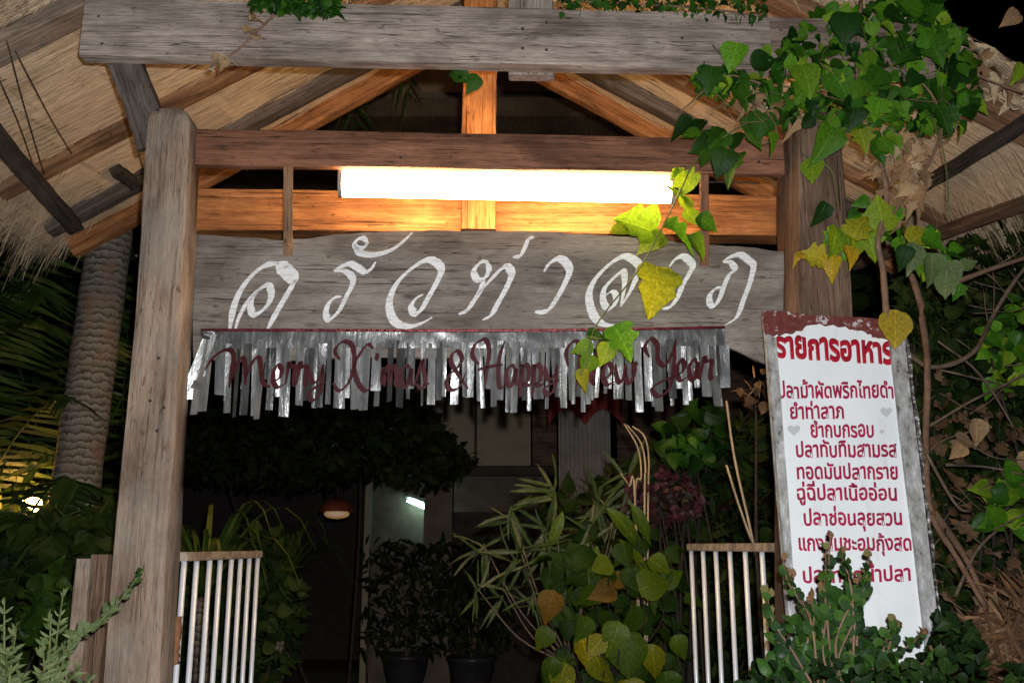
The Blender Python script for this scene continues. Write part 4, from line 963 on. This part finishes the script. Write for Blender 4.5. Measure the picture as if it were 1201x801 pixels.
# areca palms filling the left
ar = thing('areca_palm', Vector((-2.9, 5.6, 0)), 'clump of dark green feathery palm leaves filling the left side under the thatch', 'palm')
for (x, y, x2, y2, d) in ((-60, 520, 40, 300, 5.2), (-80, 560, 20, 380, 5.0), (60, 620, -20, 330, 5.6), (10, 640, 95, 420, 5.3), (-40, 640, 60, 470, 5.0), (90, 600, 175, 330, 6.0), (120, 640, 50, 520, 5.4), (0, 600, -40, 450, 5.0), (170, 640, 150, 400, 6.2), (-20, 700, 70, 560, 4.8), (60, 700, 0, 600, 4.7), (90, 690, 170, 600, 5.4), (-60, 420, 30, 330, 5.0)):
    a = Y(x, y, d); b = Y(x2, y2, d - .2); m = (a + b) / 2 + Vector((rnd.uniform(-.1, .1), 0, .12)); e = b + (b - a) * .35 - GZ * .25
    frond(ar, [Vector((a.x * .3 - 2.0, d + .2, .2)), a, m, b, e], .42, L['palm'], n=30)
# strap leaved clump between post and interior
def strapclump(name, label, base, n, ln, mat, cat='plant', w=.016, spread=1.0, parent=None, zlift=0.0):
    t = thing(name, base, label, cat)
    for k in range(n):
        a = rnd.uniform(0, 2 * math.pi); l = ln * rnd.uniform(.6, 1.1); h = Vector((math.cos(a), math.sin(a), 0)) * spread; up = rnd.uniform(.6, 1.1); P = []; c = base + GZ * zlift
        for i in range(8): f = i / 7; P.append(h * l * .62 * f + GZ * (l * (up * f - .75 * f * f * f)))
        sd = h.cross(GZ).normalized(); vs = []; fs = []
        for i, p in enumerate(P): ww = w * (1 - (i / 7) ** 2) * (.5 + min(1, i / 2) * .5) + .0008; vs += [p - sd * ww, p + GZ * -.25 * ww, p + sd * ww]
        for i in range(7): q = i * 3; fs += [(q, q + 1, q + 4, q + 3), (q + 1, q + 2, q + 5, q + 4)]
        add('leaf', mesh('leaf', vs, fs, True), t, Matrix.Translation(c), mat)
    return t
b1 = Y(238, 700, 4.9); s1 = strapclump('spider_plant', 'arching strap leaved plant just right of the left gatepost', Vector((b1.x, b1.y, 0)), 44, .95, L['strap'], zlift=b1.z)
tube('trunk', [Vector((b1.x, b1.y, 0)), Vector((b1.x + .02, b1.y, b1.z * .5)), b1], .05, .035, MAT_bark, s1, seg=8)
b2 = Y(330, 690, 6.2); s2 = strapclump('spider_plant', 'dim strap leaved plant behind the left metal gate', Vector((b2.x, b2.y, 0)), 34, .9, L['dark'], zlift=b2.z)
tube('trunk', [Vector((b2.x, b2.y, 0)), b2 * .5 + Vector((b2.x, b2.y, 0)) * .5, b2], .05, .035, MAT_bark, s2, seg=8)
def shrub(name, label, cat, poly, n, d0, d1, mat, kinds, size, ns=7, group=None, stem=MAT_dtwig, bright=None):
    xs = [p[0] for p in poly]; ys = [p[1] for p in poly]; cx = sum(xs) / len(xs); dm = (d0 + d1) / 2
    b = Y(cx, max(ys), dm); base = Vector((b.x, dm, 0)); t = thing(name, base, label, cat, group); sm = []
    for x, y, d in spots(poly, n, d0, d1):
        p = Y(x, y, d); sm.append((p, imgdir(rnd.uniform(0, 360), rnd.uniform(-.7, .3)), facing(p, .5, .7), rnd.uniform(*size), rnd.choice(kinds)))
    foliage('leaves', sm, mat, t)
    for x, y, d in spots(poly, ns, d0 + .1, d1 - .05):
        p = Y(x, y, d); m = base.lerp(p, .55) + Vector((rnd.uniform(-.15, .15), 0, .1)); tube('branch', [base + Vector((rnd.uniform(-.1, .1), rnd.uniform(-.1, .1), 0)), m, p], .016, .004, stem, t, seg=5)
    return t
# shrubbery left
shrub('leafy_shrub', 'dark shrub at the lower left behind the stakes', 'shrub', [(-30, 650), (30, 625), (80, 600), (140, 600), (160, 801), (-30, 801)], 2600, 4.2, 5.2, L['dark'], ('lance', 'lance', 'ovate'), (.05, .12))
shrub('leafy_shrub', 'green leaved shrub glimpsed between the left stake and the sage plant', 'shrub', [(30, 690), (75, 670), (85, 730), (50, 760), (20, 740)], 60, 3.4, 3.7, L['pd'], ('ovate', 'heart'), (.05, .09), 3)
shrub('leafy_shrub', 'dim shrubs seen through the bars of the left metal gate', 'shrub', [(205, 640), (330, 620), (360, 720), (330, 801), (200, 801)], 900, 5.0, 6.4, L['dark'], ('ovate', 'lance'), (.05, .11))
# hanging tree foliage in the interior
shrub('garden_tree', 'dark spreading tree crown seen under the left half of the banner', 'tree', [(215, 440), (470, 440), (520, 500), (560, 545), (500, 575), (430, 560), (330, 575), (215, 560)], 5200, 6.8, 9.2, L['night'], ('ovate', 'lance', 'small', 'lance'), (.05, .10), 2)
# oleander: whorls of narrow leaves at the stem ends
ob = Y(670, 780, 5.0); ol = thing('oleander_bush', Vector((ob.x, ob.y, 0)), 'loose narrow leaved gray green shrub in the middle of the opening', 'shrub')
tube('trunk', [Vector((ob.x, ob.y, 0)), Vector((ob.x + .05, ob.y, .6)), ob], .03, .018, MAT_twig, ol)
for x, y, sz, n_ in ((600, 597, 52, 12), (568, 640, 46, 10), (650, 572, 50, 11), (738, 560, 56, 11), (640, 625, 52, 12), (700, 590, 46, 10), (560, 690, 40, 8), (612, 650, 56, 11), (690, 625, 50, 10), (590, 690, 44, 8), (660, 660, 44, 8), (720, 610, 44, 8), (625, 700, 40, 8)):
    c = Y(x, y, 5.0 + rnd.uniform(-.3, .25)); tube('stem', [ob, ob.lerp(c, .55) + Vector((0, .05, -.08)), c], .007, .003, MAT_twig, ol, seg=5)
    for i in range(n_):
        a_ = rnd.uniform(0, 360) if i > 3 else rnd.uniform(180, 300); leaf(ol, c + Vector((0, 0, rnd.uniform(-.07, .03))), imgdir(a_, rnd.uniform(-.7, .4)), facing(c, .5, .5), sz * rnd.uniform(.6, 1.05) * mpp(c), 'lance', L['olean'])
for x, y, s_, a_ in ((712, 596, 62, 318), (700, 640, 56, 262), (722, 630, 66, 318), (660, 600, 44, 250), (740, 590, 50, 300)):
    p = Y(x, y, 4.75); leaf(ol, p, imgdir(a_, -.2), facing(p, .4, .3), s_ * mpp(p), 'blade', L['strap2'])
# pothos with big yellow green leaves
po = thing('pothos_plant', Vector((Y(710, 801, 4.6).x, 4.6, 0)), 'lush plant with large yellow green leaves low in the opening', 'plant')
PL = [(664, 776, 46, 250, 'py'), (700, 768, 44, 280, 'py'), (680, 745, 50, 290, 'py'), (668, 795, 44, 240, 'py'), (740, 712, 52, 258, 'pg'), (726, 728, 46, 250, 'pg'), (767, 755, 42, 262, 'py'), (752, 690, 44, 20, 'pg'), (735, 745, 56, 270, 'pg'), (651, 692, 44, 245, 'po'), (722, 688, 40, 200, 'po'), (735, 680, 30, 180, 'po'),
      (706, 800, 46, 265, 'pg'), (735, 800, 44, 280, 'py'), (645, 735, 34, 240, 'pg'), (700, 690, 36, 230, 'pg'), (775, 685, 34, 30, 'pg'), (790, 745, 32, 300, 'pg'), (690, 722, 36, 250, 'pg'), (708, 745, 34, 230, 'py'), (780, 790, 36, 280, 'pg'), (715, 660, 30, 200, 'pg'), (760, 655, 36, 330, 'pg'), (648, 770, 34, 262, 'pg')]
PM = {'py': L['py'], 'pg': L['pg'], 'po': L['po']}
for x, y, s_, a_, m in PL:
    p = Y(x, y, rnd.uniform(4.3, 4.65)); leaf(po, p, imgdir(a_, rnd.uniform(-.4, .2)), facing(p, .45, .5), s_ * .86 * mpp(p), rnd.choice(('heart', 'ovate')) if m != 'po' else 'ovate', PM[m])
    tube('stem', [Vector((Y(710, 801, 4.6).x + rnd.uniform(-.1, .1), 4.75, .9)), (p + Vector((0, .1, -.2))), p], .005, .003, MAT_dtwig, po, seg=4)
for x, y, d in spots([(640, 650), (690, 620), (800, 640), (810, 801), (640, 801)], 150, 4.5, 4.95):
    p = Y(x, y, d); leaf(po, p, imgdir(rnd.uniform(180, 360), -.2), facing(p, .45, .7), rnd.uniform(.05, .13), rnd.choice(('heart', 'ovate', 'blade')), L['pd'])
box('planter', (Y(640, 801, 4.6).x, 4.5, 0), (Y(800, 801, 4.6).x, 4.95, .95), MAT_wall2, po, None, .01)
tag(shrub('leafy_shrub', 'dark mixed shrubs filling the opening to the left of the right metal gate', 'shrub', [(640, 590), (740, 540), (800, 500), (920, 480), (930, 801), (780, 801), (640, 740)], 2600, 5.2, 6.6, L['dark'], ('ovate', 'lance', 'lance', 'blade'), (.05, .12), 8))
shrub('purple_flower_shrub', 'purple flowering shrub in front of the curtain behind the right half of the banner', 'shrub', [(735, 565), (770, 545), (815, 560), (825, 600), (780, 620), (735, 605)], 300, 5.0, 5.3, L['magenta'], ('small', 'ovate'), (.03, .06), 9)
shrub('yellow_leaved_plant', 'bright green plant with an upright yellow leaf under the banner at right', 'plant', [(775, 495), (840, 480), (850, 530), (820, 550), (780, 540)], 60, 4.9, 5.4, L['vined'], ('ovate', 'heart'), (.06, .12), 4)
shrub('yellow_leaved_plant', 'yellowish leaves behind the left edge of the menu board', 'plant', [(862, 450), (895, 435), (900, 485), (875, 480)], 22, 4.0, 4.2, L['ddry'], ('ovate', 'lance'), (.04, .08), 1)
# pale twisted stems and a thin cane
cn = thing('dry_stem_plant', Vector((Y(748, 640, 5.0).x, 5.0, 0)), 'pale twisted bare stems rising above the purple shrub', 'plant')
for pts in (((756, 600), (757, 550), (752, 520), (735, 498)), ((745, 600), (752, 560), (748, 525), (732, 497)), ((760, 600), (761, 540), (756, 512), (742, 500)), ((745, 590), (738, 570), (728, 555))):
    tube('stem', [Vector((Y(748, 640, 5.0).x, 5.0, .2))] + [Y(x, y, 5.0 + rnd.uniform(-.03, .03)) for x, y in pts], .007, .004, MAT_pstem, cn, seg=5)
cane = thing('thin_cane', Y(893, 660, 4.3) * 1, 'thin pale cane leaning behind the right metal gate', 'cane')
for pts in (((852, 470), (862, 540), (880, 620), (895, 700), (905, 820)), ((852, 545), (866, 590), (882, 635))): tube('cane_stem', [Y(x, y, 4.35) for x, y in pts], .006, .006, MAT_pstem, cane, seg=5)

# ------------------------------------------------------------------ tangled bank on the right
sr = [('tangled_shrub', 'dark tangled shrub right of the menu board under the thatch eave', [(1050, 330), (1110, 350), (1130, 450), (1110, 560), (1090, 640), (1060, 430)], 900, 3.9, 4.6),
      ('tangled_shrub', 'dense dark shrub at the right edge below the thatch', [(1110, 290), (1230, 250), (1230, 560), (1120, 560)], 1500, 4.0, 5.0),
      ('tangled_shrub', 'dark leafy shrub at the lower right edge above the low shrub', [(1080, 560), (1230, 540), (1230, 801), (1095, 801)], 1500, 3.9, 4.8)]
for nm, lb, poly, n, d0, d1 in sr: shrub(nm, lb, 'shrub', poly, n, d0, d1, L['dark'], ('ovate', 'lance', 'small', 'ovate'), (.035, .085), 12)
shrub('green_leaved_shrub', 'bright green leaves at the right edge beside the tangled branches', 'shrub', [(1150, 570), (1201, 560), (1201, 620), (1160, 615)], 22, 3.7, 3.9, L['vine'], ('ovate', 'heart'), (.07, .11), 3)
shrub('green_leaved_shrub', 'green leaves at the upper right edge below the thatch fringe', 'shrub', [(1140, 400), (1201, 340), (1201, 470), (1165, 470)], 40, 3.8, 4.1, L['vine'], ('ovate', 'heart'), (.06, .10), 3)
dl = thing('dead_leaf_tangle', Vector((1.9, 3.9, 0)), 'tangle of bare branches and dead brown leaves right of the menu board', 'branches')
for pts, rr in ((((1062, 300), (1080, 360), (1088, 440), (1086, 520), (1092, 600), (1120, 650), (1155, 710)), .016), (((1050, 400), (1090, 430), (1140, 415), (1165, 370), (1190, 330), (1215, 300)), .011), (((1080, 520), (1120, 590), (1140, 600)), .007), (((1090, 500), (1140, 470), (1200, 440), (1230, 420)), .006),
                (((1095, 600), (1130, 650), (1155, 700)), .016), (((1100, 340), (1150, 320), (1210, 300)), .012), (((1085, 430), (1130, 440), (1190, 455)), .005), (((1110, 545), (1160, 548), (1215, 560)), .006), (((1075, 560), (1100, 520), (1160, 500)), .005), (((1100, 400), (1150, 440), (1200, 520)), .005), (((1120, 700), (1150, 640), (1200, 600)), .007)):
    tube('branch', [Y(x, y, 3.75 + rnd.uniform(-.15, .1)) for x, y in pts], rr, rr * .7, MAT_twig if rr < .012 else MAT_stem, dl, seg=6)
tube('branch', [Vector((1.9, 3.9, 0)), Y(1140, 801, 3.8), Y(1155, 705, 3.75)], .025, .016, MAT_stem, dl)
for k in range(46):
    x, y = rnd.uniform(1080, 1215), rnd.uniform(300, 740); a_ = rnd.uniform(-.9, .9) + (math.pi / 2 if rnd.random() < .3 else 0); l_ = rnd.uniform(30, 90)
    d_ = 3.8 + rnd.uniform(-.15, .25); dx, dy = math.cos(a_) * l_, math.sin(a_) * l_
    tube('twig', [Y(x, y, d_), Y(x + dx * .5 + rnd.uniform(-8, 8), y + dy * .5 + rnd.uniform(-8, 8), d_ - .05), Y(x + dx, y + dy, d_ + .03)], .0035, .0018, MAT_twig, dl, seg=4, k=4)
for x, y, s in [(1143, 490, 32), (1120, 510, 26), (1195, 530, 24), (1130, 520, 22)]: p = Y(x, y, 3.7); leaf(dl, p, imgdir(rnd.uniform(200, 330)), facing(p, .2, .3), s * mpp(p), 'ovate', L['dry'])
for x, y, d in spots([(1090, 440), (1201, 470), (1201, 801), (1110, 801), (1090, 600)], 150, 3.7, 4.1):
    p = Y(x, y, d); leaf(dl, p, imgdir(rnd.uniform(0, 360), rnd.uniform(-.5, .3)), facing(p, .2, .7), rnd.uniform(.025, .065), rnd.choice(('curly', 'curly', 'lobed')), L['ddry'])
# dead thatch heap lower right
shrub('fallen_thatch', 'heap of fallen brown thatch at the lower right corner', 'thatch', [(1150, 740), (1201, 700), (1230, 700), (1230, 801), (1120, 801)], 700, 3.6, 3.9, L['ddry'], ('lance',), (.08, .2), 3)

# ------------------------------------------------------------------ dim restaurant building behind
D = 11.6
bd = thing('restaurant_building', Vector((0, D, 0)), 'dim restaurant building with beige wall panels deep behind the gateway', 'building')
def yb(name, x0, x1, yt, ybm, d, th, mat, z0=None):
    a = Y(x0, yt, d); b = Y(x1, ybm, d); return box(name, (a.x, d, b.z if z0 is None else z0), (Y(x1, yt, d).x, d + th, a.z), mat, bd, None, .005)
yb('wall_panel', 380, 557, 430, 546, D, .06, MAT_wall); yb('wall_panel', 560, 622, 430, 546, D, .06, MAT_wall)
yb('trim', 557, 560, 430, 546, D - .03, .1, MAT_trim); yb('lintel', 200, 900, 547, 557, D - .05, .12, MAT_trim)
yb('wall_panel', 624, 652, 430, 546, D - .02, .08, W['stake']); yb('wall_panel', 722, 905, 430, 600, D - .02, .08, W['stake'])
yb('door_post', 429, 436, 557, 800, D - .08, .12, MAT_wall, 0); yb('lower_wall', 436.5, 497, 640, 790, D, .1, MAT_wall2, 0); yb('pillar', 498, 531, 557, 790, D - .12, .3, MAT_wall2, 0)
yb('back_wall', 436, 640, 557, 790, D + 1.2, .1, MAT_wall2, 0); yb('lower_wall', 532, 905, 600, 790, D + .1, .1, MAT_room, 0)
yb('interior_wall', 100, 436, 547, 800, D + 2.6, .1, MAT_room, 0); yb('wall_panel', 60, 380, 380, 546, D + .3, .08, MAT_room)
# curtain with pleats and a red scalloped valance
vs = []; fs = []; cx0 = Y(655, 520, 8.6).x; cx1 = Y(716, 520, 8.6).x; zt = Y(680, 480, 8.6).z; zbm = Y(680, 548, 8.6).z; kk = 60
for i in range(kk + 1):
    x = cx0 + (cx1 - cx0) * i / kk; yy = 8.6 + .03 * math.sin(i * 1.25)
    for z in (zt, (zt + zbm) / 2, zbm - .8): vs.append((x, yy, z))
for i in range(kk):
    for j in (0, 1): a = i * 3 + j; fs.append((a, a + 1, a + 4, a + 3))
ct = tag(add('curtain', mesh('curtain', vs, fs, True), mat=MAT_curt), 'gray pleated curtain hanging below the red valance in the background', 'curtain')
vs = []; fs = []
for i in range(41):
    x = cx0 - .1 + (cx1 - cx0 + .2) * i / 40; s = abs(math.sin(i / 40 * math.pi * 2)); 
    for z, o in ((zt + .18, 0), (zt + .02, .01), (zt - .02 - .14 * (1 - s), .02)): vs.append((x, 8.5 - o + .012 * math.sin(i * 2.1), z))
for i in range(40):
    for j in (0, 1): a = i * 3 + j; fs.append((a, a + 1, a + 4, a + 3))
tag(add('valance', mesh('valance', vs, fs, True), mat=MAT_redcl), 'red scalloped cloth valance showing just below the banner fringe', 'valance')
# building roof: a dim thatch gable seen through the truss
rz0 = Y(560, 170, 9.5).z
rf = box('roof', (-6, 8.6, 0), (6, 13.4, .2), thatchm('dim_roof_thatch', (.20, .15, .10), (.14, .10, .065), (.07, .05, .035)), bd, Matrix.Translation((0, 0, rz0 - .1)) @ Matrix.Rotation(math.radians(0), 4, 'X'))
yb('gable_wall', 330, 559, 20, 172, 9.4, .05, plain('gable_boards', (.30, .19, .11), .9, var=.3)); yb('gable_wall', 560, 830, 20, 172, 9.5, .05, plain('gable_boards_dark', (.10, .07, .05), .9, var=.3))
# small lights: orange lantern, teal lit tube, warm lamp at far left
la = thing('hanging_lantern', Y(403, 585, 8.8), 'small red and yellow lit lantern deep behind the left metal gate', 'lantern')
def dome(name, c, rx, rz, mat, parent, a0=0, a1=90):
    vs = []; fs = []
    for i in range(7):
        a = math.radians(a0 + (a1 - a0) * i / 6)
        for j in range(16): q = 2 * math.pi * j / 16; vs.append((rx * math.cos(a) * math.cos(q), rx * math.cos(a) * math.sin(q), rz * math.sin(a)))
    for i in range(6):
        for j in range(16): p = i * 16 + j; r_ = i * 16 + (j + 1) % 16; fs.append((p, r_, r_ + 16, p + 16))
    return add(name, mesh(name, vs, fs, True), parent, Matrix.Translation(c), mat)
lp = Y(395, 600, 8.8)
dome('lamp_shade', lp, .16, .12, plain('red_lamp_shade', (.16, .03, .015), .6, var=.4), la)
dome('lamp_glow', lp - GZ * .02, .12, .045, emis('lantern_bulb', (1, .45, .08), .16), la, -90, 60)
tube('lamp_cord', [lp + GZ * .15, lp + GZ * 1.2], .006, .006, MAT_wire, la, k=1)
gp = thing('grassy_plant', Vector((Y(36, 650, 4.85).x, 4.85, 0)), 'thin bladed plant in front of the glowing lamp at the left edge', 'plant')
for x, y, a_, l_ in ((10, 620, 80, 70), (20, 625, 100, 60), (30, 628, 60, 62), (0, 600, 40, 60), (52, 640, 120, 70), (58, 630, 140, 60), (66, 640, 100, 80), (26, 640, 95, 60), (44, 640, 70, 44), (5, 560, 20, 50), (36, 622, 110, 36), (15, 590, 60, 60), (75, 560, 200, 40)):
    p = Y(x, y, 4.85 + rnd.uniform(-.06, .06)); leaf(gp, p, imgdir(a_, -.1), facing(p, .2, .6), l_ * mpp(p), 'lance', L['strap'])
tube('stem', [Vector((Y(36, 650, 4.85).x, 4.85, 0)), Y(33, 640, 4.85)], .02, .006, MAT_dtwig, gp)
tl = thing('tube_light', Y(490, 590, D + .9), 'small bluish lit tube lamp on the back wall behind the plants', 'lamp')
tube('lit_tube', [Y(478, 586, D + 1.05), Y(515, 602, D + 1.05)], .028, .028, emis('teal_tube', (.55, 1, .9), 14), tl, k=1, wob=0, seg=8)
tube('fitting', [Y(474, 581, D + 1.1), Y(519, 597, D + 1.1)], .03, .03, MAT_house, tl, k=1, wob=0, seg=4)
wl = thing('garden_lamp', Y(36, 590, 5.0), 'glowing warm garden lamp among the leaves at the left edge', 'lamp')
dome('lamp_globe', Y(36, 590, 5.0), .055, .05, emis('warm_globe', (1, .45, .12), 90), wl, -90, 90)
tube('lamp_pole', [Vector((Y(36, 590, 5.0).x, 5.02, 0)), Y(36, 599, 5.02)], .008, .008, MAT_wire, wl, k=1)
# potted plants against the far wall
def pot(x, y, d, label):
    c = Y(x, y, d); prof = [(.0, 0), (.14, 0), (.17, .1), (.23, .3), (.25, .42), (.27, .43), (.27, .47), (.23, .47), (.22, .40), (0, .40)]; vs = []; fs = []
    t = thing('potted_plant', Vector((c.x, d, 0)), label, 'potted plant', 'potted plants by the far wall'); zb_ = max(0, c.z)
    for rr, z in prof:
        for j in range(18): a = 2 * math.pi * j / 18; vs.append((rr * math.cos(a), rr * math.sin(a), z))
    for i in range(len(prof) - 1):
        for j in range(18): p = i * 18 + j; q = i * 18 + (j + 1) % 18; fs.append((p, q, q + 18, p + 18))
    add('pot', mesh('pot', vs, fs, True), t, Matrix.Translation((c.x, d, 0)), MAT_pot); sm = []
    for k in range(520):
        a = rnd.uniform(0, 6.28); rr = rnd.random() ** .6 * .5; p = Vector((c.x + rr * math.cos(a), d + rr * math.sin(a), .5 + rnd.random() * 1.15)); sm.append((p, imgdir(rnd.uniform(0, 360), rnd.uniform(-.5, .5)), facing(p), rnd.uniform(.07, .15), 'blade'))
    foliage('leaves', sm, L['dark'], t)
    for k in range(5): tube('stem', [Vector((c.x, d, .4)), Vector((c.x + rnd.uniform(-.2, .2), d, 1.0)), Vector((c.x + rnd.uniform(-.35, .35), d, 1.5))], .012, .005, MAT_twig, t, seg=5)
pot(475, 800, 10.6, 'dark potted plant in front of the stained wall left of the pillar'); pot(553, 800, 10.4, 'dark potted plant right of the pillar')

# far dark trees all round
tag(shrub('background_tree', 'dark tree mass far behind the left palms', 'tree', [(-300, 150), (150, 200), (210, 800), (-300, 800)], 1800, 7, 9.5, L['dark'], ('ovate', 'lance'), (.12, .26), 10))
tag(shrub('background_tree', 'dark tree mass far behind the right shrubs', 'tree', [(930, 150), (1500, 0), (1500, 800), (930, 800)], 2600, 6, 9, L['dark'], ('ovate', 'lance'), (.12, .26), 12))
print('LEAVES', nl, 'OBJ', len(bpy.data.objects), 'TRIS', sum(len(o.data.polygons) for o in bpy.data.objects if o.type == 'MESH'))
